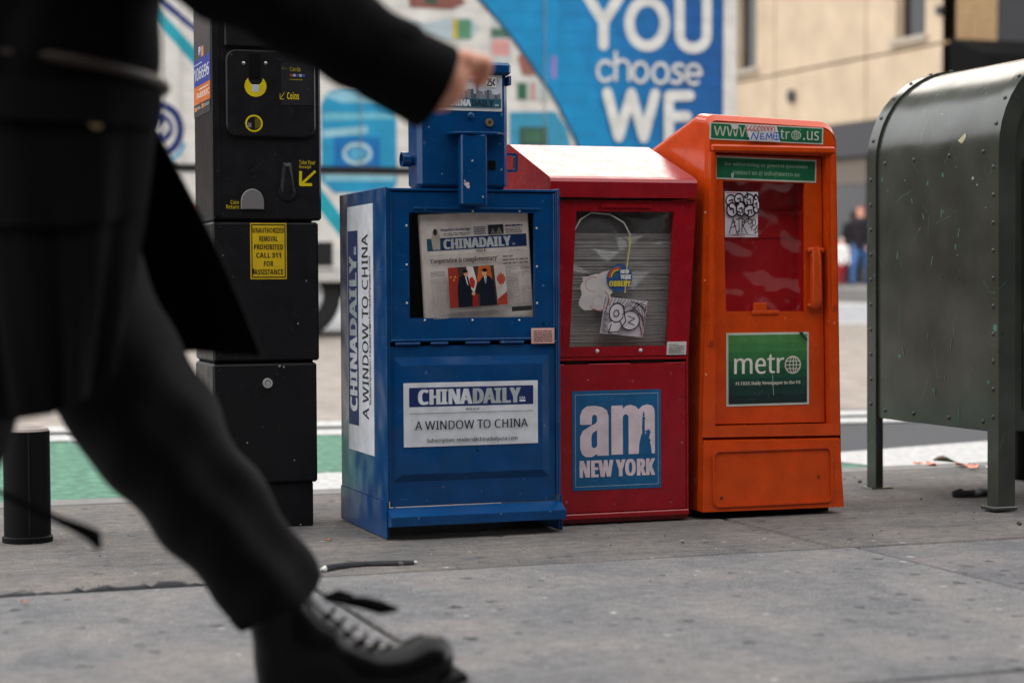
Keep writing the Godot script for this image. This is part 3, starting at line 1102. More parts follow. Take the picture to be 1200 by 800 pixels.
# ------------------------------------------------------------------ cream building on the far corner
func build_corner_building() -> void:
	var t := thing("corner_building", "cream panelled building with dark ground floor on the far street corner", "building", Vector3(26, -0.155, -40), "", false)
	var X := 22.5
	var m := mb()
	m.box(Vector3(X + 0.35, -0.1, -64), Vector3(45, 15.8, -35.9))
	put("core", m, M.shopfront, t)
	var zj := [-35.62, -39.46, -44.06, -48.66, -53.26, -57.86, -63.9]
	var yj := [3.88, 5.36, 9.1, 12.6, 15.8]
	var wins := [[-38.15, -36.88, 5.62, 7.7], [-46.3, -45.1, 5.66, 7.8], [-42.4, -41.2, 9.6, 11.6], [-38.15, -36.88, 9.4, 11.6], [-51.5, -50.3, 5.62, 7.7], [-46.3, -45.1, 9.4, 11.6]]
	for i in 6:
		for j in 4:
			var z0: float = zj[i] - 0.03
			var z1: float = zj[i + 1] + 0.03
			var y0: float = yj[j] + 0.025
			var y1: float = yj[j + 1] - 0.025
			m = mb()
			var hole = null
			for w in wins:
				if w[1] < z0 and w[0] > z1 and w[2] > y0 and w[3] < y1:
					hole = w
			if hole == null:
				m.box(Vector3(X, y0, z1), Vector3(X + 0.3, y1, z0), 0.01)
			else:
				m.box(Vector3(X, y0, z1), Vector3(X + 0.3, hole[2], z0))
				m.box(Vector3(X, hole[3], z1), Vector3(X + 0.3, y1, z0))
				m.box(Vector3(X, hole[2], z1), Vector3(X + 0.3, hole[3], hole[0]))
				m.box(Vector3(X, hole[2], hole[1]), Vector3(X + 0.3, hole[3], z0))
			put("wall_panel", m, M.cream, t)
	for w in wins:
		m = mb()
		var loop := rect_loop(w[0], w[2], w[1], w[3])
		var inner := rect_loop(w[0] + 0.07, w[2] + 0.07, w[1] - 0.07, w[3] - 0.07)
		m.band(loop, inner, Vector3(X + 0.24, 0, 0), Vector3(0, 0, 1), Vector3.UP, -0.06)
		var wn := put("window", m, M.shopfront, t)
		m = mb()
		m.box(Vector3(X + 0.20, w[2] + 0.05, w[0] + 0.05), Vector3(X + 0.21, w[3] - 0.05, w[1] - 0.05))
		put("pane", m, M.dark_glass, wn)
		m = mb()
		m.box(Vector3(X - 0.10, w[2] - 0.14, w[0] - 0.12), Vector3(X + 0.24, w[2], w[1] + 0.12), 0.01)
		put("sill", m, M.stone, wn)
	# ground floor: fascia and shop windows
	m = mb()
	m.box(Vector3(X - 0.12, 3.08, -64), Vector3(X + 0.3, 3.87, -36.2), 0.02)
	put("fascia", m, M.fascia, t)
	for k in 9:
		var z0 := -36.5 - k * 2.9
		m = mb()
		m.box(Vector3(X, 0.13, z0 - 2.8), Vector3(X + 0.08, 0.65, z0), 0.01)
		put("stall_riser", m, M.shopfront, t)
		m = mb()
		m.box(Vector3(X, 2.45, z0 - 2.8), Vector3(X + 0.08, 3.07, z0), 0.01)
		put("transom", m, M.dull_panel if k == 1 else M.shopfront, t)
		m = mb()
		m.box(Vector3(X + 0.05, 0.65, z0 - 2.75), Vector3(X + 0.06, 2.45, z0 - 0.05))
		put("shop_window", m, M.dark_glass, t)
	# the side that faces the avenue
	m = mb()
	m.box(Vector3(X, 0.13, -36.19), Vector3(X + 0.34, 15.8, -35.62), 0.01)
	m.box(Vector3(X + 0.34, 0.13, -35.9), Vector3(X + 1.0, 15.8, -35.62), 0.01)
	put("corner_pier", m, M.tan_brick, t)
	m = mb()
	m.box(Vector3(X + 1.0, 3.9, -35.88), Vector3(45, 5.3, -35.64), 0.01)
	m.box(Vector3(X + 1.0, 8.6, -35.88), Vector3(45, 15.8, -35.64), 0.01)
	put("front_wall", m, M.tan_brick, t)
	m = mb()
	m.box(Vector3(X + 1.02, 5.3, -35.80), Vector3(44, 8.6, -35.76))
	put("front_window", m, M.dark_glass, t)
	m = mb()
	m.hexa([Vector3(X - 0.2, 4.35, -34.2), Vector3(44, 4.35, -34.2), Vector3(44, 4.35, -35.6), Vector3(X - 0.2, 4.35, -35.6), Vector3(X - 0.2, 4.95, -34.3), Vector3(44, 4.95, -34.3), Vector3(44, 5.38, -35.6), Vector3(X - 0.2, 5.38, -35.6)])
	put("awning", m, M.dark_gap, t)
	m = mb()
	m.cyl(Vector3(X - 0.1, 4.75, -43.05), Vector3(X, 4.75, -43.05), 0.16, 14)
	put("wall_vent", m, M.fascia, t)
	m = mb()
	m.cyl(Vector3(X - 0.12, 6.05, -36.2), Vector3(X, 6.05, -36.2), 0.10, 12)
	put("wall_lamp", m, M.fascia, t)

# the shops behind the photographer: what the fronts of the boxes mirror and what shades them
func build_shops_behind() -> void:
	var t := thing("shop_row", "dark brown row of shops facing the newspaper boxes across the sidewalk", "building", Vector3(2, 0.13, 5), "", false)
	var m := mb()
	m.box(Vector3(-14, 3.6, 3.1), Vector3(18, 9.0, 7.0), 0.03)
	put("upper_wall", m, M.brown_wall, t)
	for k in 16:
		m = mb()
		m.box(Vector3(-13.4 + k * 2.0, 4.9, 3.06), Vector3(-12.4 + k * 2.0, 7.2, 3.0995))
		var up := put("window", m, M.dark_glass, t)
		m = mb()
		m.box(Vector3(-13.5 + k * 2.0, 4.75, 2.98), Vector3(-12.3 + k * 2.0, 4.895, 3.0995), 0.01)
		put("sill", m, M.brown_wall, up)
	m = mb()
	m.box(Vector3(-14, 9.0, 2.9), Vector3(18, 9.3, 7.0), 0.03)
	put("cornice", m, M.brown_wall, t)
	for k in 9:
		var x0 := -14.0 + k * 4.0 - 0.2
		m = mb()
		m.box(Vector3(x0, 0.0, 3.0), Vector3(x0 + 0.4, 3.6, 3.6), 0.02)
		put("pier", m, M.brown_wall, t)
	for k in 8:
		var x0 := -14.0 + k * 4.0 + 0.2
		m = mb()
		m.box(Vector3(x0, 0.0, 3.2), Vector3(x0 + 3.6, 0.6, 3.5), 0.02)
		put("stall_riser", m, M.brown_wall, t)
		m = mb()
		m.box(Vector3(x0, 0.6, 3.3), Vector3(x0 + 3.6, 3.6, 3.32))
		put("shop_window", m, M.dark_glass, t)
	m = mb()
	m.box(Vector3(-14, 0.0, 6.8), Vector3(18, 3.6, 7.0))
	put("back_wall", m, M.brown_wall, t)

# the far side of the avenue, hidden behind the truck: the sides of the boxes mirror it
func build_far_row() -> void:
	for k in 5:
		var x0 := 2.0 - (k + 1) * 11.0
		var h: float = [9.5, 8.2, 10.4, 8.8, 9.6][k]
		var t := thing("row_building", ["red brown brick building across the avenue behind the truck", "lower brick building across the avenue, next past the one behind the truck", "tallest brick building of the row across the avenue", "plain brick building between the tallest one and the end of the row", "brick building at the end of the row across the avenue"][k], "building", Vector3(x0 + 5.5, -0.155, -36), "", false)
		var m := mb()
		m.box(Vector3(x0, -0.15, -42), Vector3(x0 + 10.96, h, -34), 0.02)
		put("wall", m, M.brick, t)
		m = mb()
		m.box(Vector3(x0, h, -42), Vector3(x0 + 10.96, h + 0.35, -33.7), 0.03)
		put("cornice", m, M.stone, t)
		for i in 5:
			for j in 3:
				m = mb()
				var wx := x0 + 0.7 + i * 2.1
				var wy := 0.4 + j * 2.9
				if wy + 2.0 > h:
					continue
				m.box(Vector3(wx, wy, -33.998), Vector3(wx + 1.2, wy + 1.8, -33.95))
				var w := put("window", m, M.dark_glass, t)
				m = mb()
				m.box(Vector3(wx - 0.1, wy - 0.14, -33.998), Vector3(wx + 1.3, wy - 0.002, -33.85), 0.01)
				put("sill", m, M.stone, w)

# ------------------------------------------------------------------ shared little shapes
func front_sheet(x0: float, y0: float, x1: float, y1: float, z: float) -> Sheet:      # (x0, y1) is the top left corner, facing +z
	return Sheet.new(Vector3(x0, y1, z), Vector3.RIGHT, Vector3.DOWN, x1 - x0, y1 - y0)

func put_sheet(called: String, s: Sheet, back: Color, parent: Node3D, label := "", thick := 0.0012, material: Material = null) -> MeshInstance3D:
	var m := mb()
	m.col = back
	var nn := -s.ax.cross(s.ay).normalized()
	m.obox(s.o + s.ax * s.w * 0.5 + s.ay * s.h * 0.5 - nn * (0.0 - thick * 0.5), Vector3(s.w, s.h, thick), Basis(s.ax, -s.ay, nn))
	s.o += nn * thick
	s.emit(m)
	return put(called, m, material if material else M.print, parent, label)

func dome(called: String, at: Vector3, axis: Vector3, r: float, material: Material, parent: Node3D, flatness := 0.5) -> MeshInstance3D:
	var m := mb()
	m.lathe([Vector2(0.0, r * flatness), Vector2(r * 0.5, r * flatness * 0.87), Vector2(r * 0.87, r * flatness * 0.5), Vector2(r, 0.0), Vector2(r, -0.002)], at, axis, 10)
	return put(called, m, material, parent)

func cjk_marks(s: Sheet, u0: float, v0: float, u1: float, v1: float, col: Color) -> void:      # four small square characters
	var d := (u1 - u0) / 4.0
	var wd := (v1 - v0) * s.h * 0.14
	for k in 4:
		var a := u0 + d * k + d * 0.12
		var b := u0 + d * k + d * 0.82
		var m := (a + b) * 0.5
		var vm := (v0 + v1) * 0.5
		if k == 0:
			s.line([[a, lerpf(v0, v1, 0.25)], [b, lerpf(v0, v1, 0.25)], [b, lerpf(v0, v1, 0.65)], [a, lerpf(v0, v1, 0.65)], [a, lerpf(v0, v1, 0.25)]], wd, col)
			s.line([[m, v0], [m, v1]], wd, col)
		elif k == 1:
			s.line([[a, v0], [b, v0], [b, v1], [a, v1], [a, v0]], wd, col)
			s.line([[lerpf(a, b, 0.25), vm], [lerpf(a, b, 0.75), vm]], wd, col)
		elif k == 2:
			s.line([[lerpf(a, b, 0.2), v0], [lerpf(a, b, 0.8), v0], [lerpf(a, b, 0.8), v1], [lerpf(a, b, 0.2), v1], [lerpf(a, b, 0.2), v0]], wd, col)
			s.line([[lerpf(a, b, 0.2), vm], [lerpf(a, b, 0.8), vm]], wd, col)
		else:
			s.line([[lerpf(a, b, 0.2), v0], [lerpf(a, b, 0.2), v1]], wd, col)
			s.line([[a, lerpf(v0, v1, 0.35)], [lerpf(a, b, 0.4), lerpf(v0, v1, 0.35)]], wd, col)
			s.line([[lerpf(a, b, 0.55), v1], [lerpf(a, b, 0.55), v0], [b, v0], [lerpf(a, b, 0.7), vm], [b, v1]], wd, col)

# flakes of missing paint on a face z = const
func chips(parent: Node3D, z: float, list: Array, col: Color, sd: int) -> void:
	var r := RandomNumberGenerator.new()
	r.seed = sd
	for q in list:
		var c := at_z(q[0], q[1], z)
		var s := Sheet.new(c, Vector3.RIGHT, Vector3.DOWN, 1.0, 1.0)
		var pts := []
		for k in 9:
			var a := TAU * k / 9.0
			var rad: float = q[2] * 0.0022 * r.randf_range(0.45, 1.1)
			pts.append([cos(a) * rad, sin(a) * rad * r.randf_range(0.6, 1.3)])
		s.poly(pts, col)
		var m := mb()
		m.warp = no_warp
		s.emit(m, 0.0, 0.0003)
		put("paint_chip", m, M.print, parent)

# rows of fine print
func text_lines(s: Sheet, u0: float, v0: float, u1: float, v1: float, rows: int, col: Color, sd: int) -> void:
	var r := RandomNumberGenerator.new()
	r.seed = sd
	var dv := (v1 - v0) / rows
	for k in rows:
		var v := v0 + dv * (k + 0.5)
		var u := u0
		var end := u1 if r.randf() < 0.85 else lerpf(u0, u1, r.randf_range(0.4, 0.9))
		while u < end - (u1 - u0) * 0.03:
			var e := minf(end, u + (u1 - u0) * r.randf_range(0.06, 0.24))
			s.rect(u, v - dv * 0.24, e, v + dv * 0.24, col)
			u = e + (u1 - u0) * 0.035

# ------------------------------------------------------------------ blue newspaper box
func build_blue_box() -> void:
	var t := thing("newspaper_box", "blue steel newspaper vending box with coin mechanism and CHINA DAILY signs", "newspaper box", Vector3(1.645, 0, -5.25))
	var x0 := 1.393
	var x1 := 1.897
	var zf := -5.0
	var zb := -5.5
	# cabinet
	var m := mb()
	m.box(Vector3(x0, 0.0, zb), Vector3(x0 + 0.006, 0.953, zf), 0.0015)
	m.box(Vector3(x1 - 0.006, 0.0, zb), Vector3(x1, 0.953, zf), 0.0015)
	m.box(Vector3(x0 + 0.0065, 0.06, zb), Vector3(x1 - 0.0065, 0.945, zb + 0.006))
	m.box(Vector3(x0 + 0.0065, 0.943, zb + 0.0065), Vector3(x1 - 0.0065, 0.950, zf - 0.002), 0.001)
	m.box(Vector3(x0 + 0.0065, 0.545, zb + 0.0065), Vector3(x1 - 0.0065, 0.551, zf - 0.03))
	# returned edges of the front opening
	m.box(Vector3(x0 + 0.0065, 0.10, zf - 0.02), Vector3(x0 + 0.012, 0.9425, zf - 0.001), 0.001)
	m.box(Vector3(x1 - 0.012, 0.10, zf - 0.02), Vector3(x1 - 0.0065, 0.9425, zf - 0.001), 0.001)
	put("cabinet", m, M.blue, t)
	# foot: skirt with a sloping kick ledge
	m = mb()
	m.hexa([Vector3(x0 - 0.003, 0.0, zb), Vector3(x0 - 0.003, 0.0, zf + 0.004), Vector3(x0 - 0.003, 0.098, zf + 0.001), Vector3(x0 - 0.003, 0.098, zb), Vector3(x0 - 0.0002, 0.0, zb), Vector3(x0 - 0.0002, 0.0, zf + 0.004), Vector3(x0 - 0.0002, 0.098, zf + 0.001), Vector3(x0 - 0.0002, 0.098, zb)])
	m.hexa([Vector3(x1 + 0.003, 0.0, zb), Vector3(x1 + 0.003, 0.0, zf + 0.004), Vector3(x1 + 0.003, 0.098, zf + 0.001), Vector3(x1 + 0.003, 0.098, zb), Vector3(x1 + 0.0002, 0.0, zb), Vector3(x1 + 0.0002, 0.0, zf + 0.004), Vector3(x1 + 0.0002, 0.098, zf + 0.001), Vector3(x1 + 0.0002, 0.098, zb)])
	m.hexa([Vector3(x0, 0.082, zf - 0.006), Vector3(x1, 0.082, zf - 0.006), Vector3(x1, 0.03, zf - 0.006), Vector3(x0, 0.03, zf - 0.006), Vector3(x0, 0.061, zf + 0.042), Vector3(x1, 0.061, zf + 0.042), Vector3(x1, 0.036, zf + 0.042), Vector3(x0, 0.036, zf + 0.042)])
	put("foot", m, M.blue, t)
	# upper door with window
	m = mb()
	m.band(rect_loop(x0 + 0.013, 0.533, x1 - 0.013, 0.940), rect_loop(1.462, 0.597, 1.824, 0.885), Vector3(0, 0, zf - 0.018), Vector3.RIGHT, Vector3.UP, 0.012)
	m.box(Vector3(1.475, 0.893, zf - 0.0055), Vector3(1.838, 0.899, zf - 0.002), 0.0015)
	m.box(Vector3(x0 + 0.013, 0.533, zf - 0.0055), Vector3(x1 - 0.013, 0.540, zf - 0.001), 0.0015)
	m.box(Vector3(x0 + 0.013, 0.540, zf - 0.0055), Vector3(x0 + 0.018, 0.940, zf - 0.002), 0.0015)
	m.box(Vector3(x1 - 0.018, 0.540, zf - 0.0055), Vector3(x1 - 0.013, 0.940, zf - 0.002), 0.0015)
	var door := put("door", m, M.blue, t)
	m = mb()
	m.box(Vector3(1.455, 0.590, zf - 0.0215), Vector3(1.832, 0.892, zf - 0.0195))
	put("pane", m, M.pane, door)
	for q in [[500, 246], [556, 249], [611, 249], [499, 377], [555, 377], [610, 377], [478, 266], [478, 312], [478, 357], [631, 269], [631, 314], [631, 357]]:
		dome("rivet", at_z(q[0], q[1], zf - 0.006), Vector3(0, 0, 1), 0.0032, M.rivet, door)
	# hinge
	m = mb()
	for k in 5:
		m.cyl(Vector3(1.42 + k * 0.1, 0.5275, zf - 0.005), Vector3(1.49 + k * 0.1 - (0.02 if k == 1 else 0.0), 0.5275, zf - 0.005), 0.0045, 10)
	put("hinge", m, M.blue, t)
	# lower panel with pressed border
	m = mb()
	m.box(Vector3(x0 + 0.013, 0.084, zf - 0.02), Vector3(x1 - 0.013, 0.5215, zf - 0.008), 0.001)
	m.hexa([Vector3(1.413, 0.491, zf - 0.0078), Vector3(1.866, 0.491, zf - 0.0078), Vector3(1.866, 0.152, zf - 0.0078), Vector3(1.413, 0.152, zf - 0.0078), Vector3(1.436, 0.468, zf + 0.001), Vector3(1.843, 0.468, zf + 0.001), Vector3(1.843, 0.172, zf + 0.001), Vector3(1.436, 0.172, zf + 0.001)])
	var panel := put("lower_panel", m, M.blue, t)
	# main sign
	var navy := S(22, 44, 98)
	var white := S(214, 216, 222)
	var silver := S(168, 176, 178)
	var s := front_sheet(1.4405, 0.2465, 1.8285, 0.421, zf + 0.0012)
	s.rect(0.04, 0.075, 0.965, 0.375, navy)
	s.text("CHINA", 0.11, 0.105, 0.50, 0.345, white, "Droid Sans", 700, 0.006)
	s.text("DAILY", 0.515, 0.105, 0.865, 0.345, silver, "Droid Sans", 700, 0.006)
	s.text("USA", 0.86, 0.25, 0.905, 0.29, white)
	s.rect(0.86, 0.30, 0.905, 0.33, white)
	cjk_marks(s, 0.455, 0.41, 0.56, 0.445, S(20, 20, 20))
	s.rect(0.04, 0.475, 0.965, 0.484, S(90, 92, 98))
	s.text("A WINDOW TO CHINA", 0.08, 0.60, 0.92, 0.735, S(28, 30, 42), "Droid Sans", 400, 0.0008)
	s.text("Subscription: readers@chinadailyusa.com", 0.165, 0.87, 0.84, 0.955, S(26, 26, 30), "Droid Sans", 400, 0.0006)
	put_sheet("sign", s, white, panel, "white CHINA DAILY sign on the lower panel")
	s = front_sheet(1.811, 0.523, 1.879, 0.566, zf + 0.0002)
	text_lines(s, 0.1, 0.12, 0.9, 0.9, 6, S(120, 78, 78), 3)
	put_sheet("notice_sticker", s, S(222, 178, 168), t, "small pale pink notice sticker")
	chips(t, zf - 0.0078, [[462, 596, 2], [520, 572, 3], [640, 585, 2], [500, 588, 1.5], [610, 580, 1.5]], S(60, 84, 120), 43)
	# sign on the side
	s = Sheet.new(Vector3(x0, 0.914, -5.408), Vector3(0, 0, 1), Vector3.DOWN, 0.283, 0.70)
	s.rect(0.02, 0.10, 0.42, 0.895, navy)
	s.text("CHINA", 0.08, 0.535, 0.37, 0.835, white, "Droid Sans", 700, 0.004, 1)
	s.text("DAILY", 0.08, 0.205, 0.37, 0.525, silver, "Droid Sans", 700, 0.004, 1)
	s.text("USA", 0.27, 0.165, 0.36, 0.197, white, "Droid Sans", 700, 0.0, 1)
	s.text("A WINDOW TO CHINA", 0.58, 0.12, 0.81, 0.86, S(28, 30, 42), "Droid Sans", 400, 0.0008, 1)
	s.text("Subscription: readers@chinadailyusa.com", 0.83, 0.21, 0.93, 0.80, S(26, 26, 30), "Droid Sans", 400, 0.0006, 1)
	put_sheet("side_sign", s, white, t, "long white CHINA DAILY sign down the side")
	# coin mechanism on top
	m = mb()
	m.box(Vector3(1.487, 0.9505, -5.105), Vector3(1.747, 1.270, zf), 0.012)
	var coin := put("coin_mechanism", m, M.blue, t)
	m = mb()
	m.box(Vector3(1.479, 1.262, -5.112), Vector3(1.754, 1.297, zf + 0.012), 0.008)
	m.box(Vector3(1.7475, 1.235, -5.11), Vector3(1.754, 1.2618, zf + 0.010), 0.002)
	put("cap", m, M.blue, coin)
	m = mb()
	m.box(Vector3(at_z(543, 200, zf + 0.036).x, 0.9045, zf + 0.0002), Vector3(at_z(573.5, 200, zf + 0.036).x, 1.0975, zf + 0.036), 0.004)
	put("coin_chute", m, M.blue, coin)
	m = mb()
	m.prism(PackedVector2Array([Vector2(1.566, 0.001), Vector2(1.731, 0.001), Vector2(1.728, 0.02), Vector2(1.700, 0.040), Vector2(1.662, 0.034), Vector2(1.625, 0.042), Vector2(1.575, 0.026)]), Vector3(0, 1.098, zf), Vector3.RIGHT, Vector3(0, 0, 1), -0.0055, 0.001)
	put("coin_ledge", m, M.blue, coin)
	m = mb()
	var kp := at_z(481, 188, -5.05)
	m.lathe([Vector2(0.0, 0.012), Vector2(0.014, 0.012), Vector2(0.016, 0.033), Vector2(0.021, 0.033), Vector2(0.021, 0.010), Vector2(0.017, 0.008), Vector2(0.017, -0.005)], Vector3(1.487, kp.y, -5.05), Vector3(-1, 0, 0), 18)
	put("coin_return_tube", m, M.blue, coin)
	m = mb()
	var hp := at_z(606, 192, -5.05)
	m.band(rrect(1.7475, hp.y - 0.026, 1.787, hp.y + 0.026, 0.008, 3), rrect(1.7535, hp.y - 0.020, 1.781, hp.y + 0.020, 0.005, 3), Vector3(0, 0, -5.06), Vector3.RIGHT, Vector3.UP, 0.025)
	put("bracket", m, M.blue, coin)
	dome("reject_button", at_z(554, 137, zf), Vector3(0, 0, 1), 0.011, M.blue, coin, 0.8)
	var kc := at_z(576, 145, zf)
	m = mb()
	m.lathe([Vector2(0.0, 0.003), Vector2(0.005, 0.003), Vector2(0.0055, 0.006), Vector2(0.0105, 0.006), Vector2(0.012, 0.0)], kc, Vector3(0, 0, 1), 18)
	var lk := put("lock", m, M.brass, coin)
	m = mb()
	m.box(kc + Vector3(-0.0012, -0.004, 0.003), kc + Vector3(0.0012, 0.004, 0.0036))
	put("keyhole", m, M.dark_gap, lk)
	m = mb()
	m.box(Vector3(1.688, 1.002, zf + 0.0002), Vector3(1.709, 1.028, zf + 0.0012))
	put("coin_slot", m, M.dark_gap, coin)
	# chipped paint
	chips(coin, zf + 0.0362, [[549, 218, 4], [551, 221, 3], [547, 214, 2], [556, 190, 1.5], [568, 232, 1.5]], S(206, 186, 184), 41)
	chips(coin, zf + 0.0002, [[505, 150, 1.5], [590, 200, 1.5], [520, 205, 1.2], [588, 170, 1.2]], S(120, 150, 190), 42)
	# price plate
	s = front_sheet(1.545, 1.163, 1.729, 1.262, zf + 0.0002)
	s.rect(0.02, 0.03, 0.98, 0.66, S(196, 204, 212))
	text_lines(s, 0.18, 0.08, 0.62, 0.22, 3, S(110, 116, 122), 21)
	var r := RandomNumberGenerator.new()
	r.seed = 5
	var u := 0.10
	while u < 0.96:
		var wd := r.randf_range(0.02, 0.05)
		var top := r.randf_range(0.36, 0.56)
		if absf(u - 0.58) < 0.025:
			top = 0.16
		s.rect(u, top, minf(u + wd, 0.97), 0.68, S(74, 80, 88).lerp(S(128, 134, 142), r.randf()))
		u += wd * r.randf_range(0.7, 1.1)
	s.rect(0.02, 0.66, 0.98, 0.90, S(40, 92, 112))
	s.text("CHINA", 0.14, 0.69, 0.50, 0.875, S(210, 214, 216), "Droid Sans", 700, 0.006)
	s.text("DAILY", 0.52, 0.69, 0.86, 0.875, S(24, 52, 66), "Droid Sans", 700, 0.006)
	s.text("USA", 0.88, 0.80, 0.94, 0.86, S(210, 214, 216))
	s.rect(0.745, 0.06, 0.90, 0.34, S(226, 226, 226))
	s.text("25¢", 0.76, 0.09, 0.885, 0.31, S(22, 22, 26), "Droid Sans", 700, 0.004)
	s.rect(0.925, 0.10, 0.935, 0.22, S(90, 96, 104))
	put_sheet("price_plate", s, S(206, 208, 212), coin, "price plate with grey skyline and 25¢")

	# the newspaper on show behind the window
	var tl := at_z(491, 251, zf - 0.035)
	t = thing("newspaper", "folded newspaper with blue masthead behind the window of the blue box", "newspaper", Vector3(1.645, 0.551, -5.06))
	var an := 0.056
	var ax := Vector3(cos(an), sin(an), 0)
	var ay := Vector3(sin(an), -cos(an), -0.0)
	s = Sheet.new(tl, ax, ay, 0.318, 0.322)
	var paper := S(236, 224, 216)
	s.rect(0.06, 0.213, 0.97, 0.32, S(32, 58, 104))
	s.rect(0.06, 0.213, 0.19, 0.32, S(40, 92, 112))
	s.text("CHINADAILY", 0.212, 0.225, 0.82, 0.31, S(204, 206, 208), "Droid Sans", 700, 0.005)
	s.text("USA", 0.835, 0.285, 0.865, 0.305, S(180, 190, 200))
	s.poly([[0.115, 0.15], [0.16, 0.135], [0.18, 0.20], [0.175, 0.31], [0.11, 0.31], [0.10, 0.22]], S(196, 182, 166))
	s.ell(0.138, 0.16, 0.018, 0.03, S(58, 50, 46), 10)
	s.text("Hopeful challenge", 0.19, 0.133, 0.46, 0.163, S(44, 62, 104), "Droid Sans", 700)
	text_lines(s, 0.215, 0.17, 0.46, 0.20, 2, S(130, 128, 130), 1)
	text_lines(s, 0.49, 0.128, 0.60, 0.20, 4, S(60, 80, 116), 2)
	s.rect(0.62, 0.122, 0.762, 0.203, S(46, 46, 50))
	s.poly([[0.64, 0.2], [0.66, 0.15], [0.69, 0.2], [0.72, 0.14], [0.75, 0.2]], S(120, 116, 112))
	text_lines(s, 0.78, 0.122, 0.95, 0.148, 1, S(44, 62, 104), 22)
	text_lines(s, 0.78, 0.155, 0.93, 0.205, 3, S(130, 128, 130), 3)
	cjk_marks(s, 0.50, 0.326, 0.585, 0.348, S(30, 30, 34))
	s.rect(0.06, 0.362, 0.97, 0.364, S(140, 134, 130))
	text_lines(s, 0.80, 0.345, 0.93, 0.355, 1, S(120, 116, 114), 8)
	s.text("'Cooperation is complementary'", 0.07, 0.385, 0.69, 0.438, S(48, 44, 46), "Droid Serif", 700, 0.0008)
	text_lines(s, 0.735, 0.385, 0.965, 0.475, 3, S(112, 106, 108), 23)
	text_lines(s, 0.74, 0.495, 0.868, 0.80, 24, S(150, 143, 140), 4)
	text_lines(s, 0.888, 0.495, 0.978, 0.52, 2, S(60, 56, 58), 5)
	s.line([[0.90, 0.58], [0.92, 0.54], [0.95, 0.535], [0.965, 0.55]], 0.0012, S(80, 76, 78))
	text_lines(s, 0.888, 0.66, 0.978, 0.82, 13, S(150, 143, 140), 6)
	text_lines(s, 0.06, 0.495, 0.195, 0.54, 4, S(110, 106, 108), 7)
	text_lines(s, 0.06, 0.56, 0.195, 0.90, 24, S(160, 152, 150), 9)
	s.rect(0.775, 0.835, 0.962, 0.875, S(52, 48, 48))
	text_lines(s, 0.21, 0.83, 0.73, 0.85, 2, S(150, 143, 140), 10)
	# front page photograph: two men in suits shaking hands before flags
	s.rect(0.213, 0.468, 0.738, 0.812, S(66, 58, 50))
	s.poly([[0.213, 0.468], [0.30, 0.468], [0.33, 0.812], [0.213, 0.812]], S(148, 50, 46))
	for q in [[0.235, 0.55], [0.262, 0.575], [0.275, 0.55]]:
		s.ell(q[0], q[1], 0.008, 0.009, S(214, 160, 48), 6)
	s.poly([[0.38, 0.468], [0.44, 0.468], [0.47, 0.60], [0.44, 0.70], [0.40, 0.64]], S(206, 196, 190))
	s.poly([[0.40, 0.57], [0.43, 0.555], [0.455, 0.60], [0.44, 0.66], [0.41, 0.64]], S(176, 44, 40))
	s.poly([[0.49, 0.47], [0.60, 0.47], [0.61, 0.60], [0.47, 0.60]], S(184, 92, 44))
	s.poly([[0.63, 0.468], [0.738, 0.468], [0.738, 0.812], [0.65, 0.812]], S(186, 174, 168))
	var maple := []
	for q in [[0, -55], [12, -35], [30, -42], [26, -20], [42, -25], [38, -5], [45, 0], [22, 25], [25, 35], [5, 30], [0, 60], [-5, 30], [-25, 35], [-22, 25], [-45, 0], [-38, -5], [-42, -25], [-26, -20], [-30, -42], [-12, -35]]:
		maple.append([0.692 + q[0] * 0.00098, 0.595 + q[1] * 0.0012])
	s.poly(maple, S(168, 74, 58))
	s.poly([[0.42, 0.70], [0.47, 0.66], [0.47, 0.812], [0.42, 0.812]], S(150, 34, 34))
	s.poly([[0.65, 0.76], [0.738, 0.70], [0.738, 0.812], [0.65, 0.812]], S(160, 60, 46))
	var suit := S(26, 30, 40)
	s.poly([[0.31, 0.56], [0.345, 0.535], [0.39, 0.555], [0.41, 0.64], [0.425, 0.71], [0.415, 0.812], [0.29, 0.812], [0.292, 0.64]], suit)
	s.poly([[0.365, 0.555], [0.375, 0.55], [0.39, 0.63], [0.38, 0.62]], S(210, 206, 204))
	s.ell(0.375, 0.522, 0.022, 0.032, S(196, 150, 122), 12)
	s.ell(0.367, 0.506, 0.024, 0.016, S(30, 26, 26), 12)
	s.poly([[0.515, 0.57], [0.545, 0.552], [0.585, 0.558], [0.62, 0.60], [0.635, 0.812], [0.49, 0.812], [0.49, 0.70], [0.44, 0.71], [0.455, 0.66]], suit)
	s.poly([[0.535, 0.56], [0.56, 0.556], [0.552, 0.62], [0.545, 0.62]], S(210, 206, 204))
	s.poly([[0.545, 0.565], [0.552, 0.565], [0.551, 0.63], [0.547, 0.63]], S(60, 70, 120))
	s.ell(0.54, 0.525, 0.022, 0.033, S(200, 152, 122), 12)
	s.ell(0.545, 0.506, 0.024, 0.016, S(30, 26, 26), 12)
	s.ell(0.432, 0.70, 0.018, 0.016, S(200, 152, 122), 8)
	m = mb()
	m.col = paper
	var nn := Vector3(0, 0, 1)
	m.obox(tl + ax * 0.159 + ay * 0.165 - nn * 0.0065, Vector3(0.318, 0.33, 0.013), Basis(ax, -ay, nn), 0.003)
	s.emit(m)
	put("front_page", m, M.paper, t)
	m = mb()
	m.col = S(176, 168, 162)
	for k in 3:
		m.obox(tl + ax * (0.162 + 0.003 * k) + ay * (0.168 + 0.002 * k) - nn * (0.021 + 0.008 * k), Vector3(0.316, 0.328, 0.006), Basis(ax, -ay, nn), 0.002)
	put("inner_pages", m, M.paper, t)

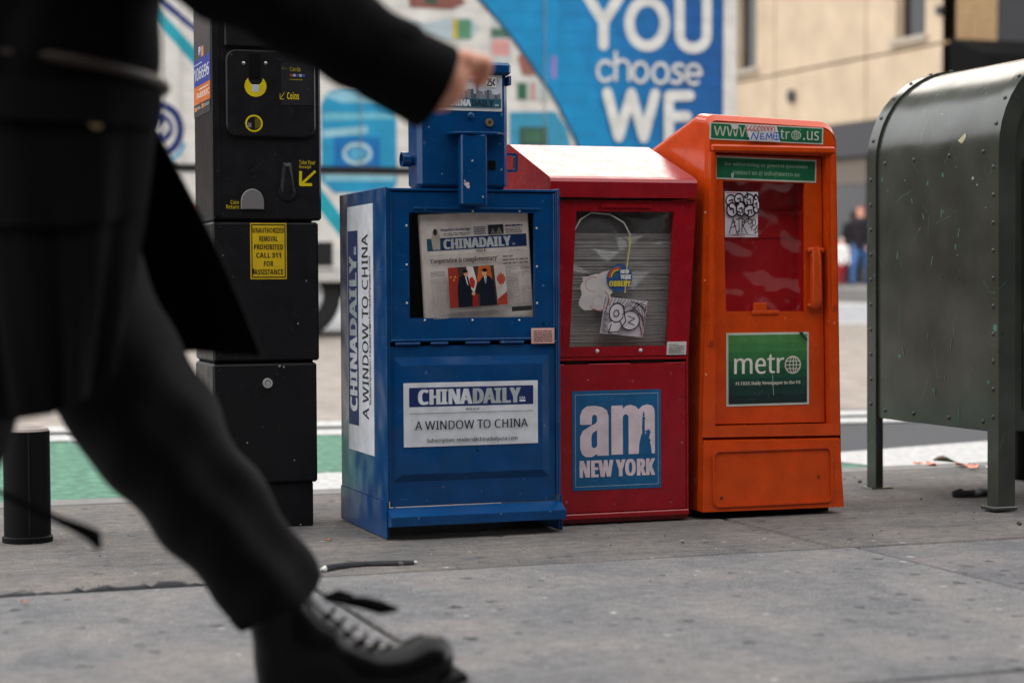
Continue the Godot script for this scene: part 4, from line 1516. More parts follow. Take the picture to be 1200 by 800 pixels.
# ------------------------------------------------------------------ red newspaper box
func lean_red(p: Vector3) -> Vector3:
	return Vector3(p.x + 0.058 * maxf(0.0, p.y - 0.46), p.y, p.z)

func build_red_box() -> void:
	var t := thing("newspaper_box", "red steel newspaper box with sloping lid and am NEW YORK sign", "newspaper box", Vector3(2.12, 0, -5.3))
	warp = lean_red
	var x0 := 1.908
	var x1 := 2.334
	var zf := -5.1
	var zb := -5.5
	var m := mb()
	m.box(Vector3(x0, 0.46, zb), Vector3(x0 + 0.006, 0.93, zf - 0.001))
	m.box(Vector3(x1 - 0.006, 0.46, zb), Vector3(x1, 0.93, zf - 0.001))
	m.box(Vector3(x0, 0.012, zb), Vector3(x0 + 0.006, 0.4598, zf - 0.001))
	m.box(Vector3(x1 - 0.006, 0.012, zb), Vector3(x1, 0.4598, zf - 0.001))
	m.box(Vector3(x0 + 0.0065, 0.012, zb), Vector3(x1 - 0.0065, 0.93, zb + 0.006))
	m.box(Vector3(x0 + 0.0065, 0.470, zb + 0.0065), Vector3(x1 - 0.0065, 0.476, zf - 0.025))
	m.box(Vector3(x0 + 0.0065, 0.012, zb + 0.0065), Vector3(x1 - 0.0065, 0.018, zf - 0.02))
	put("cabinet", m, M.red, t)
	# lid: a wedge with a turned down lip
	m = mb()
	var lx0 := 1.872
	var lx1 := 2.327
	var prof := [Vector2(-5.086, 0.934), Vector2(-5.083, 0.978), Vector2(-5.090, 0.988), Vector2(-5.105, 0.995), Vector2(-5.455, 1.108), Vector2(-5.475, 1.110), Vector2(-5.505, 1.10), Vector2(-5.51, 0.934)]
	var pv := PackedVector2Array()
	for a in prof:
		pv.append(a)
	for side in [lx0, lx1]:
		var ix := Geometry2D.triangulate_polygon(pv)
		for i in range(0, ix.size(), 3):
			m.tri(Vector3(side, pv[ix[i]].y, pv[ix[i]].x), Vector3(side, pv[ix[i + 1]].y, pv[ix[i + 1]].x), Vector3(side, pv[ix[i + 2]].y, pv[ix[i + 2]].x), Vector3(-1 if side == lx0 else 1, 0, 0))
	var cols := 24
	for i in prof.size():
		var a: Vector2 = prof[i]
		var b: Vector2 = prof[(i + 1) % prof.size()]
		var e := b - a
		for k in cols:
			var xa := lerpf(lx0, lx1, float(k) / cols)
			var xb := lerpf(lx0, lx1, float(k + 1) / cols)
			m.quad(Vector3(xa, a.y, a.x), Vector3(xb, a.y, a.x), Vector3(xb, b.y, b.x), Vector3(xa, b.y, b.x), Vector3(0, -e.x, e.y))
	put("lid", m, M.red, t)
	# window door
	m = mb()
	m.band(rect_loop(x0 + 0.002, 0.479, x1 - 0.002, 0.926), rect_loop(1.9605, 0.507, 2.2655, 0.895), Vector3(0, 0, zf - 0.014), Vector3.RIGHT, Vector3.UP, 0.014)
	m.box(Vector3(2.035, 0.9045, zf + 0.0002), Vector3(2.19, 0.916, zf + 0.005), 0.002)
	var door := put("door", m, M.red, t)
	m = mb()
	m.box(Vector3(1.954, 0.500, zf - 0.0175), Vector3(2.272, 0.902, zf - 0.0155))
	put("pane", m, M.scuffed_pane, door)
	for q in [[701, 413], [752, 412]]:
		dome("bolt", at_z(q[0], q[1], zf) - Vector3(0.0016, 0, 0), Vector3(0, 0, 1), 0.006, M.rivet, door)
	m = mb()
	m.box(Vector3(x0 + 0.004, 0.4665, zf - 0.006), Vector3(x1 - 0.004, 0.4765, zf - 0.001), 0.002)
	put("hinge", m, M.red, t)
	m = mb()
	for q in [[0.01, 0.085], [0.215, 0.32]]:
		m = mb()
		m.box(Vector3(x0 + q[0] + 0.03, 0.459, zf - 0.004), Vector3(x0 + q[1] + 0.03, 0.4655, zf - 0.0005))
		put("hinge_slot", m, M.dark_gap, t)
	m = mb()
	m.box(Vector3(x0 + 0.007, 0.03, zf - 0.012), Vector3(x1 - 0.007, 0.4585, zf - 0.001), 0.002)
	var panel := put("lower_panel", m, M.red, t)
	m = mb()
	m.box(Vector3(x0 - 0.001, 0.0, zb + 0.01), Vector3(x1 + 0.001, 0.0118, zf - 0.012))
	m.box(Vector3(x0, 0.012, zf - 0.008), Vector3(x1, 0.029, zf + 0.006), 0.003)
	put("base_rail", m, M.red, t)
	# am NEW YORK sign
	var blue := S(24, 92, 140)
	var pale := S(222, 204, 210)
	var s := front_sheet(1.9705, 0.0955, 2.246, 0.381, zf - 0.0008)
	for e in [[0.03, 0.035, 0.97, 0.041], [0.03, 0.959, 0.97, 0.965], [0.03, 0.041, 0.036, 0.959], [0.964, 0.041, 0.97, 0.959]]:
		s.rect(e[0], e[1], e[2], e[3], S(150, 176, 196))
	# letter a
	s.poly([[0.085, 0.34], [0.085, 0.25], [0.11, 0.19], [0.16, 0.155], [0.25, 0.15], [0.33, 0.165], [0.385, 0.20], [0.405, 0.26], [0.405, 0.655], [0.275, 0.655], [0.275, 0.635], [0.22, 0.665], [0.15, 0.665], [0.105, 0.635], [0.085, 0.575], [0.085, 0.46], [0.115, 0.40], [0.19, 0.36], [0.265, 0.325], [0.275, 0.30], [0.275, 0.265], [0.262, 0.243], [0.238, 0.24], [0.22, 0.258], [0.215, 0.34]], pale)
	s.poly([[0.275, 0.395], [0.225, 0.425], [0.212, 0.46], [0.212, 0.555], [0.228, 0.575], [0.252, 0.575], [0.275, 0.555]], blue)
	# letter m
	s.rect(0.435, 0.155, 0.565, 0.65, pale)
	s.poly([[0.565, 0.19], [0.60, 0.16], [0.65, 0.15], [0.71, 0.165], [0.745, 0.20], [0.755, 0.26], [0.755, 0.65], [0.63, 0.65], [0.63, 0.27], [0.612, 0.246], [0.585, 0.246], [0.565, 0.27]], pale)
	s.poly([[0.745, 0.20], [0.785, 0.165], [0.84, 0.15], [0.90, 0.165], [0.925, 0.20], [0.93, 0.26], [0.93, 0.65], [0.755, 0.65]], pale)
	# statue silhouette standing in the m
	s.poly([[0.745, 0.66], [0.75, 0.56], [0.765, 0.49], [0.775, 0.46], [0.785, 0.44], [0.782, 0.38], [0.788, 0.31], [0.785, 0.285], [0.795, 0.27], [0.79, 0.25], [0.805, 0.215], [0.815, 0.25], [0.812, 0.275], [0.822, 0.29], [0.815, 0.31], [0.815, 0.40], [0.82, 0.445], [0.83, 0.455], [0.828, 0.435], [0.812, 0.415], [0.835, 0.42], [0.835, 0.40], [0.85, 0.415], [0.86, 0.395], [0.866, 0.415], [0.885, 0.41], [0.872, 0.43], [0.892, 0.435], [0.874, 0.447], [0.87, 0.475], [0.862, 0.492], [0.885, 0.515], [0.872, 0.53], [0.886, 0.58], [0.895, 0.66]], blue)
	s.text("NEW YORK", 0.085, 0.70, 0.925, 0.87, pale, "Droid Sans", 700, 0.008)
	put_sheet("sign", s, blue, panel, "blue am NEW YORK sign with a statue silhouette")
	chips(panel, zf - 0.0008, [[690, 447, 2], [800, 520, 2.5], [786, 590, 2], [664, 590, 2], [798, 470, 1.5], [720, 592, 1.5]], S(168, 96, 98), 44)
	s = front_sheet(2.2635, 0.480, 2.325, 0.518, zf + 0.0002)
	text_lines(s, 0.1, 0.15, 0.9, 0.9, 6, S(120, 114, 112), 12)
	put_sheet("notice_sticker", s, S(206, 200, 196), door, "small white notice sticker")
	# stickers on the window
	var zw := zf - 0.0153
	var a := at_z(683, 320, zw)
	s = Sheet.new(a - Vector3(0.014, 0, 0), Vector3.RIGHT, Vector3.DOWN, 0.105, 0.115)
	var r := RandomNumberGenerator.new()
	r.seed = 9
	var torn := []
	for k in 34:
		var th := TAU * k / 34.0
		var sq := 1.0 / maxf(absf(cos(th)), absf(sin(th)))
		var rad := minf(sq, 1.18) * r.randf_range(0.40, 0.5)
		torn.append([0.46 + cos(th) * rad, 0.5 + sin(th) * rad])
	m = mb()
	s.poly(torn, S(206, 198, 196))
	s.poly([[0.55, 0.02], [0.85, -0.06], [0.98, 0.05], [0.95, 0.22], [0.7, 0.28]], S(210, 202, 200))
	s.arc(0.35, 0.3, 0.22, 0.18, 1.2, 5.2, 0.0014, S(214, 120, 116))
	s.arc(0.55, 0.7, 0.3, 0.26, -1.0, 2.6, 0.0016, S(206, 88, 70))
	s.arc(0.5, 0.72, 0.15, 0.14, 0.0, 6.0, 0.001, S(170, 160, 160))
	s.emit(m, 0.00004, 0.0003)
	put("torn_sticker", m, M.print, door, "torn white sticker on the window")
	a = at_z(730, 327, zw) - Vector3(0.020, 0, 0)
	s = Sheet.new(a + Vector3(-0.040, 0.040, 0), Vector3.RIGHT, Vector3.DOWN, 0.08, 0.08)
	s.ell(0.5, 0.5, 0.5, 0.5, S(44, 86, 138), 30)
	s.ell(0.34, 0.42, 0.26, 0.3, S(70, 104, 66), 14, PI, PI * 1.6)
	s.arc(0.42, 0.46, 0.32, 0.32, PI, PI * 1.55, 0.006, S(206, 88, 44))
	s.arc(0.42, 0.46, 0.25, 0.25, PI, PI * 1.5, 0.004, S(222, 196, 80))
	s.text("NEW", 0.52, 0.20, 0.84, 0.34, S(214, 214, 210), "Droid Sans", 700, 0.012)
	s.text("YORK", 0.52, 0.38, 0.93, 0.54, S(214, 214, 210), "Droid Sans", 700, 0.012)
	s.text("OBBERY", 0.10, 0.60, 0.92, 0.80, S(214, 196, 70), "Droid Sans", 700, 0.012)
	m = mb()
	s.emit(m, 0.00004, 0.0022)
	put("round_sticker", m, M.print, door, "round blue NEW YORK sticker on the window")
	a = at_z(712, 349, zw) - Vector3(0.014, 0, 0)
	var an := -0.10
	s = Sheet.new(a, Vector3(cos(an), sin(an), 0), Vector3(sin(an), -cos(an), 0), 0.135, 0.105)
	s.rect(0, 0, 1, 1, S(206, 196, 202))
	var ink := S(26, 24, 28)
	for k in 13:
		s.line([[0.02 + k * 0.075, 0.02], [0.0 + k * 0.06, 0.30 + 0.1 * sin(k * 2.0)]], 0.0018, ink)
		s.line([[0.60 + (k % 5) * 0.09, 0.06 + 0.02 * k], [0.97, 0.12 + 0.075 * k]], 0.0018, ink)
		s.line([[0.02, 0.4 + 0.045 * k], [0.10 + 0.03 * sin(k * 1.7), 0.42 + 0.045 * k]], 0.0018, ink)
	s.ell(0.30, 0.40, 0.17, 0.26, S(222, 212, 218), 20)
	s.ell(0.62, 0.58, 0.22, 0.26, S(222, 212, 218), 20)
	s.ell(0.30, 0.80, 0.16, 0.18, S(222, 212, 218), 20)
	s.arc(0.30, 0.40, 0.17, 0.26, 0.4, 6.1, 0.0032, ink, 20)
	s.arc(0.29, 0.42, 0.06, 0.09, 0.0, 6.2, 0.0028, ink, 12)
	s.arc(0.62, 0.58, 0.22, 0.26, -2.6, 2.9, 0.0032, ink, 20)
	s.line([[0.42, 0.20], [0.52, 0.62], [0.38, 0.92], [0.16, 0.96], [0.20, 0.72]], 0.0032, ink)
	s.line([[0.55, 0.46], [0.72, 0.52], [0.58, 0.64], [0.74, 0.70]], 0.0028, ink)
	s.line([[0.96, 0.05], [0.90, 0.98]], 0.0016, S(176, 60, 70))
	m = mb()
	s.emit(m, 0.00004, 0.0003)
	put("graffiti_sticker", m, M.print, door, "black and white graffiti sticker on the window")

	# bundle of papers inside
	t = thing("newspaper_bundle", "tied bundle of grey folded newspapers inside the red box", "newspaper bundle", Vector3(2.12, 0.476, -5.28))
	r.seed = 31
	var y := 0.477
	while y < 0.825:
		var th := r.randf_range(0.005, 0.011)
		m = mb()
		var g := r.randf_range(0.90, 1.0)
		m.col = Color(0.60 * g, 0.57 * g, 0.54 * g)
		var dz := r.randf_range(-0.0035, 0.003)
		m.box(Vector3(x0 + 0.02 + r.randf_range(-0.006, 0.006), y + 0.0006, -5.44), Vector3(x1 - 0.028 + r.randf_range(-0.014, 0.008), y + th - 0.0004, zf - 0.058 + dz), th * 0.16)
		put("folded_paper", m, M.paper, t)
		y += th
	m = mb()
	m.col = S(200, 196, 190)
	var zc := zf - 0.022
	m.tube([at_z(671, 276, zc), at_z(680, 258, zc), at_z(692, 250, zc), at_z(714, 252, zc), at_z(731, 262, zc), at_z(739, 276, zc)].map(func(p): return p - Vector3(0.02, 0, 0)), 0.0022, 8)
	m.col = S(196, 186, 120)
	m.tube([at_z(739, 276, zc), at_z(739, 290, zc), at_z(737, 312, zc), at_z(736, 344, zc)].map(func(p): return p - Vector3(0.02, 0, 0)), 0.0026, 8)
	put("cord", m, M.print, t)
	# crumpled clear wrap over the bundle: flat facets with sharp creases
	m = mb()
	var gw := []
	for i in 12:
		var row := []
		for j in 9:
			row.append(Vector3(lerpf(x0 + 0.014, x1 - 0.014, clampf((j + (r.randf_range(-0.35, 0.35) if j > 0 and j < 8 else 0.0)) / 8.0, 0.0, 1.0)), lerpf(0.485, 0.905, clampf((i + (r.randf_range(-0.35, 0.35) if i > 0 and i < 11 else 0.0)) / 11.0, 0.0, 1.0)), zf - 0.036 + r.randf_range(-0.014, 0.014)))
		gw.append(row)
	for i in 11:
		for j in 8:
			if (i + j) % 2 == 0:
				m.tri(gw[i][j], gw[i][j + 1], gw[i + 1][j + 1], Vector3(0, 0, 1))
				m.tri(gw[i][j], gw[i + 1][j + 1], gw[i + 1][j], Vector3(0, 0, 1))
			else:
				m.tri(gw[i][j], gw[i][j + 1], gw[i + 1][j], Vector3(0, 0, 1))
				m.tri(gw[i][j + 1], gw[i + 1][j + 1], gw[i + 1][j], Vector3(0, 0, 1))
	put("clear_wrap", m, M.film, t)
	warp = no_warp

# ------------------------------------------------------------------ orange newspaper box
func orange_loop(x0b: float, x1b: float, x0t: float, x1t: float, y0: float, y1: float, rl: float, rr: float) -> PackedVector2Array:
	var q := PackedVector2Array()
	q.append(Vector2(x1b, y0))
	for i in 8:
		var a := PI * 0.5 * i / 7.0
		q.append(Vector2(x1t - rr + rr * cos(a), y1 - rr + rr * sin(a)))
	for i in 6:
		var a := PI * 0.5 * (1.0 + i / 5.0)
		q.append(Vector2(x0t + rl + rl * cos(a), y1 + 0.012 - rl + rl * sin(a)))
	q.append(Vector2(x0b, y0))
	return q

func globe(s: Sheet, cu: float, cv: float, ru: float, rv: float, wd: float, col: Color) -> void:
	s.arc(cu, cv, ru, rv, 0.0, TAU, wd, col, 22)
	s.arc(cu, cv, ru * 0.45, rv, 0.0, TAU, wd * 0.6, col, 18)
	for k in [-0.45, 0.0, 0.45]:
		var e: float = sqrt(1.0 - k * k)
		s.line([[cu - ru * e, cv + rv * k], [cu + ru * e, cv + rv * k]], wd * 0.6, col)
	s.line([[cu, cv - rv], [cu, cv + rv]], wd * 0.6, col)

func build_orange_box() -> void:
	var t := thing("newspaper_box", "orange plastic newspaper box with green metro signs and hooded top", "newspaper box", Vector3(2.6, 0, -5.32))
	var zf := -5.095
	# outer shell: loops from the front rim over the hood to the back
	var loops := [orange_loop(2.372, 2.836, 2.404, 2.818, 0.02, 1.150, 0.02, 0.05), orange_loop(2.368, 2.840, 2.397, 2.826, 0.02, 1.168, 0.025, 0.055), orange_loop(2.368, 2.840, 2.397, 2.826, 0.02, 1.178, 0.025, 0.055), orange_loop(2.37, 2.838, 2.40, 2.82, 0.02, 1.100, 0.03, 0.05)]
	var zs := [zf, zf - 0.018, zf - 0.09, -5.55]
	var m := mb()
	for i in 3:
		var n := loops[i].size() as int
		for k in n:
			var l := (k + 1) % n
			var a: Vector2 = loops[i][k]
			var b: Vector2 = loops[i][l]
			var a2: Vector2 = loops[i + 1][k]
			var b2: Vector2 = loops[i + 1][l]
			var mid := (a + b + a2 + b2) * 0.25 - Vector2(2.6, 0.6)
			m.quad(Vector3(a.x, a.y, zs[i]), Vector3(b.x, b.y, zs[i]), Vector3(b2.x, b2.y, zs[i + 1]), Vector3(a2.x, a2.y, zs[i + 1]), Vector3(mid.x, mid.y, 0.2 if i == 0 else 0.0))
	var bk: PackedVector2Array = loops[3]
	var ix := Geometry2D.triangulate_polygon(bk)
	for i in range(0, ix.size(), 3):
		m.tri(Vector3(bk[ix[i]].x, bk[ix[i]].y, -5.55), Vector3(bk[ix[i + 1]].x, bk[ix[i + 1]].y, -5.55), Vector3(bk[ix[i + 2]].x, bk[ix[i + 2]].y, -5.55), Vector3(0, 0, -1))
	put("shell", m, M.orange, t)
	# front frame round the door opening
	m = mb()
	m.band(PackedVector2Array([Vector2(2.818, 1.092), Vector2(2.402, 1.100), Vector2(2.376, 0.236), Vector2(2.831, 0.229)]), PackedVector2Array([Vector2(2.786, 1.064), Vector2(2.424, 1.070), Vector2(2.418, 0.268), Vector2(2.798, 0.264)]), Vector3(0, 0, zf - 0.045), Vector3.RIGHT, Vector3.UP, 0.045)
	put("front_frame", m, M.orange, t)
	m = mb()
	m.prism(PackedVector2Array([Vector2(2.402, 1.1002), Vector2(2.8175, 1.0922), Vector2(2.8175, 1.105), Vector2(2.803, 1.135), Vector2(2.77, 1.150), Vector2(2.42, 1.159), Vector2(2.404, 1.145)]), Vector3(0, 0, zf - 0.02), Vector3.RIGHT, Vector3.UP, 0.0196)
	m.box(Vector3(2.404, 1.070, zf + 0.0005), Vector3(2.812, 1.092, zf + 0.012), 0.006)
	var header := put("header", m, M.orange, t)
	# raised posts beside the door
	m = mb()
	m.hexa([Vector3(2.400, 1.07, zf + 0.0004), Vector3(2.416, 1.07, zf + 0.0004), Vector3(2.412, 0.50, zf + 0.0004), Vector3(2.394, 0.50, zf + 0.0004), Vector3(2.403, 1.07, zf + 0.010), Vector3(2.413, 1.07, zf + 0.010), Vector3(2.409, 0.52, zf + 0.008), Vector3(2.398, 0.52, zf + 0.008)])
	put("post", m, M.orange, t)
	m = mb()
	m.hexa([Vector3(2.796, 1.07, zf + 0.0004), Vector3(2.812, 1.07, zf + 0.0004), Vector3(2.820, 0.60, zf + 0.0004), Vector3(2.804, 0.60, zf + 0.0004), Vector3(2.799, 1.07, zf + 0.010), Vector3(2.809, 1.07, zf + 0.010), Vector3(2.816, 0.62, zf + 0.008), Vector3(2.807, 0.62, zf + 0.008)])
	put("post", m, M.orange, t)
	# lower panel: a separate moulded section with a rounded border
	m = mb()
	m.hexa([Vector3(2.374, 0.016, zf - 0.03), Vector3(2.834, 0.012, zf - 0.03), Vector3(2.830, 0.2285, zf - 0.03), Vector3(2.378, 0.2355, zf - 0.03), Vector3(2.372, 0.018, zf + 0.010), Vector3(2.838, 0.014, zf + 0.010), Vector3(2.829, 0.2185, zf + 0.002), Vector3(2.379, 0.2255, zf + 0.002)])
	var low := put("lower_panel", m, M.orange, t)
	m = mb()
	var fr := func(p: Vector3) -> Vector3: return p + Vector3(0, 0, 0.0072 * (1.0 - (p.y - 0.016) / 0.21))
	m.warp = fr
	m.band(rrect(2.405, 0.030, 2.800, 0.198, 0.022), rrect(2.411, 0.036, 2.794, 0.192, 0.017), Vector3(0, 0, zf + 0.0025), Vector3.RIGHT, Vector3.UP, 0.005)
	put("border", m, M.orange, low)
	m = mb()
	m.box(Vector3(2.40, -0.002, -5.53), Vector3(2.81, 0.0158, zf - 0.035))
	put("base", m, M.dark_gap, t)
	# door
	m = mb()
	var zd := zf - 0.026
	m.band(PackedVector2Array([Vector2(2.782, 1.060), Vector2(2.428, 1.066), Vector2(2.423, 0.272), Vector2(2.793, 0.268)]), PackedVector2Array([Vector2(2.728, 0.984), Vector2(2.457, 0.988), Vector2(2.466, 0.604), Vector2(2.729, 0.602)]), Vector3(0, 0, zd - 0.012), Vector3.RIGHT, Vector3.UP, 0.012)
	m.box(Vector3(2.550, 0.594, zd + 0.0003), Vector3(2.640, 0.606, zd + 0.004), 0.0015)
	m.box(Vector3(2.557, 0.606, zd - 0.008), Vector3(2.600, 0.628, zd + 0.002), 0.0015)
	var door := put("door", m, M.orange, t)
	m = mb()
	m.box(Vector3(2.450, 0.598, zd - 0.0165), Vector3(2.735, 0.994, zd - 0.0145))
	put("pane", m, M.warped_pane, door)
	# grip
	m = mb()
	m.tube([Vector3(2.757, 0.62, zd + 0.002), Vector3(2.757, 0.635, zd + 0.012), Vector3(2.756, 0.76, zd + 0.014), Vector3(2.755, 0.792, zd + 0.008)], [0.020, 0.019, 0.017, 0.017], 14)
	m.box(Vector3(2.729, 0.776, zd + 0.0003), Vector3(2.784, 0.792, zd + 0.02), 0.005)
	m.box(Vector3(2.732, 0.612, zd + 0.0003), Vector3(2.782, 0.626, zd + 0.014), 0.005)
	put("handle", m, M.orange, door)
	# lining that shows behind the pane
	m = mb()
	m.box(Vector3(2.44, 0.56, -5.23), Vector3(2.75, 1.02, -5.22))
	m.box(Vector3(2.44, 0.56, -5.219), Vector3(2.445, 1.02, zd - 0.02))
	m.box(Vector3(2.745, 0.56, -5.219), Vector3(2.75, 1.02, zd - 0.02))
	m.box(Vector3(2.4452, 0.56, -5.219), Vector3(2.7448, 0.565, zd - 0.02))
	m.box(Vector3(2.4452, 0.825, -5.219), Vector3(2.7448, 0.905, -5.214))
	put("lining", m, plain(L(0.56, 0.010, 0.018), 0.3, 0.4), t, "deep red lining behind the window")
	# signs
	var grn := S(14, 104, 66)
	var pale := S(222, 218, 204)
	var rim := S(196, 200, 186)
	var s := Sheet.new(Vector3(2.403, 1.1565, zf - 0.0002), Vector3(1, -0.022, 0).normalized(), Vector3(-0.022, -1, 0).normalized(), 0.372, 0.050)
	s.rect(0.012, 0.07, 0.988, 0.93, grn)
	s.text("www.me", 0.035, 0.20, 0.60, 0.78, S(190, 196, 176), "Droid Sans", 400)
	s.text("tr", 0.615, 0.22, 0.70, 0.78, S(200, 206, 188), "Droid Sans", 400)
	globe(s, 0.755, 0.53, 0.042, 0.25, 0.0022, S(200, 206, 188))
	s.text(".us", 0.815, 0.25, 0.955, 0.80, S(200, 206, 188), "Droid Sans", 400)
	s.poly([[0.17, 0.08], [0.24, 0.06], [0.245, 0.25], [0.22, 0.36], [0.19, 0.33]], S(206, 204, 198))
	# graffiti tag stuck over the address
	s.poly([[0.30, 0.08], [0.575, 0.02], [0.612, 0.98], [0.345, 0.99]], S(226, 222, 222))
	var red := S(206, 50, 48)
	for k in 8:
		var u := 0.325 + k * 0.031
		s.arc(u, 0.25, 0.013, 0.14, 0.4 * k, 0.4 * k + 4.6, 0.0026, red, 8)
	var cb := S(30, 96, 176)
	s.line([[0.345, 0.92], [0.365, 0.52], [0.395, 0.90], [0.41, 0.50]], 0.0035, cb)
	s.line([[0.455, 0.55], [0.43, 0.58], [0.43, 0.88], [0.46, 0.86]], 0.0032, cb)
	s.line([[0.43, 0.72], [0.455, 0.70]], 0.003, cb)
	s.line([[0.475, 0.90], [0.485, 0.52], [0.505, 0.78], [0.52, 0.50], [0.53, 0.86]], 0.0035, cb)
	s.arc(0.567, 0.66, 0.030, 0.22, 0.0, TAU, 0.0032, cb, 14)
	s.line([[0.54, 0.66], [0.60, 0.66]], 0.0026, cb)
	s.line([[0.567, 0.45], [0.567, 0.86]], 0.0026, cb)
	put_sheet("address_sign", s, rim, header, "green www.metro.us strip with a graffiti tag stuck on it")
	s = Sheet.new(Vector3(2.433, 1.061, zd + 0.0002), Vector3(1, -0.022, 0).normalized(), Vector3(-0.022, -1, 0).normalized(), 0.333, 0.068)
	s.rect(0.015, 0.07, 0.985, 0.93, grn)
	s.text("for advertising or general questions", 0.09, 0.24, 0.91, 0.44, S(150, 176, 150), "Droid Serif", 700)
	s.text("contact us @ info@metro.us", 0.17, 0.57, 0.83, 0.80, S(150, 176, 150), "Droid Serif", 700)
	s.poly([[0.155, 0.72], [0.18, 0.72], [0.175, 0.99], [0.16, 0.99]], rim)
	put_sheet("contact_sign", s, rim, door, "green strip with two lines of small print")
	s = front_sheet(2.466, 0.323, 2.739, 0.540, zd + 0.0002)
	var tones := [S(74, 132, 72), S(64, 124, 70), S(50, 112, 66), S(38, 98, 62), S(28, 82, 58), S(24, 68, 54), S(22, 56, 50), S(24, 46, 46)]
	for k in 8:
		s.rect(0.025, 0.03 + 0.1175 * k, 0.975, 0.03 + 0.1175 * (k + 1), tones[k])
	s.text("metr", 0.095, 0.30, 0.695, 0.565, pale, "Droid Sans", 400, 0.003)
	globe(s, 0.80, 0.45, 0.092, 0.115, 0.0042, pale)
	s.text("#1 FREE Daily Newspaper in the US", 0.10, 0.665, 0.885, 0.725, pale, "Droid Serif", 700)
	s.line([[0.548, 0.58], [0.552, 0.72], [0.56, 0.86]], 0.0012, S(190, 200, 190))
	s.poly([[0.86, 0.0], [0.92, 0.0], [0.93, 0.05], [0.975, 0.1], [0.96, 0.13], [0.9, 0.05]], S(30, 60, 34))
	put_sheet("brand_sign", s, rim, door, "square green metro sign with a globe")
	chips(low, zf + 0.0085, [[846, 585, 3], [868, 590, 2], [960, 560, 2], [838, 545, 1.5], [930, 592, 2]], S(74, 34, 22), 45)
	chips(t, zf + 0.0002, [[828, 560, 1.5], [829, 250, 2], [828, 330, 1.5], [980, 380, 1.5], [829, 440, 2]], S(226, 150, 120), 46)
	# sticker on the window
	s = front_sheet(2.470, 0.823, 2.578, 0.957, zd - 0.0143)
	var ink := S(22, 20, 26)
	s.rect(0.04, 0.02, 0.5, 0.035, S(200, 70, 80))
	s.rect(0.04, 0.955, 0.6, 0.968, S(200, 70, 80))
	for q in [[0.18, 0.20, 0.15, 0.13], [0.42, 0.16, 0.14, 0.12], [0.20, 0.40, 0.16, 0.15], [0.46, 0.38, 0.13, 0.16], [0.70, 0.18, 0.16, 0.13], [0.72, 0.42, 0.18, 0.13], [0.90, 0.28, 0.09, 0.2]]:
		s.ell(q[0], q[1], q[2], q[3], S(224, 218, 224), 16)
		s.arc(q[0], q[1], q[2], q[3], 0.5, 6.0, 0.0042, ink, 14)
		s.line([[q[0] - q[2] * 0.4, q[1]], [q[0] + q[2] * 0.2, q[1] - q[3] * 0.2], [q[0] + q[2] * 0.3, q[1] + q[3] * 0.5]], 0.0034, ink)
	s.line([[0.08, 0.92], [0.20, 0.60], [0.30, 0.88]], 0.003, ink)
	s.line([[0.12, 0.80], [0.28, 0.76]], 0.003, ink)
	s.line([[0.28, 0.62], [0.46, 0.58]], 0.003, ink)
	s.line([[0.37, 0.60], [0.38, 0.88]], 0.003, ink)
	s.line([[0.46, 0.90], [0.47, 0.60], [0.60, 0.66], [0.48, 0.74], [0.62, 0.92]], 0.003, ink)
	s.arc(0.70, 0.66, 0.06, 0.06, 0.0, 6.2, 0.0026, ink, 10)
	s.arc(0.82, 0.68, 0.05, 0.07, 0.0, 6.2, 0.0026, ink, 10)
	s.line([[0.98, 0.72], [0.88, 0.78], [0.96, 0.84], [0.86, 0.92]], 0.0028, ink)
	s.line([[0.10, 0.965], [0.45, 0.93], [0.9, 0.97]], 0.0016, ink)
	for q in [[0.30, 0.30], [0.57, 0.28], [0.60, 0.46], [0.34, 0.50], [0.84, 0.40], [0.10, 0.32], [0.86, 0.12], [0.56, 0.08]]:
		s.arc(q[0], q[1], 0.05, 0.06, q[0] * 9.0, q[0] * 9.0 + 3.4, 0.0046, ink, 7)
	for q in [[0.14, 0.70], [0.24, 0.92], [0.42, 0.70], [0.55, 0.62], [0.76, 0.86], [0.66, 0.80]]:
		s.line([[q[0], q[1]], [q[0] + 0.08, q[1] - 0.05], [q[0] + 0.05, q[1] + 0.05]], 0.0026, ink)
	put_sheet("graffiti_sticker", s, S(224, 216, 222), door, "white graffiti sticker on the window", 0.0006)

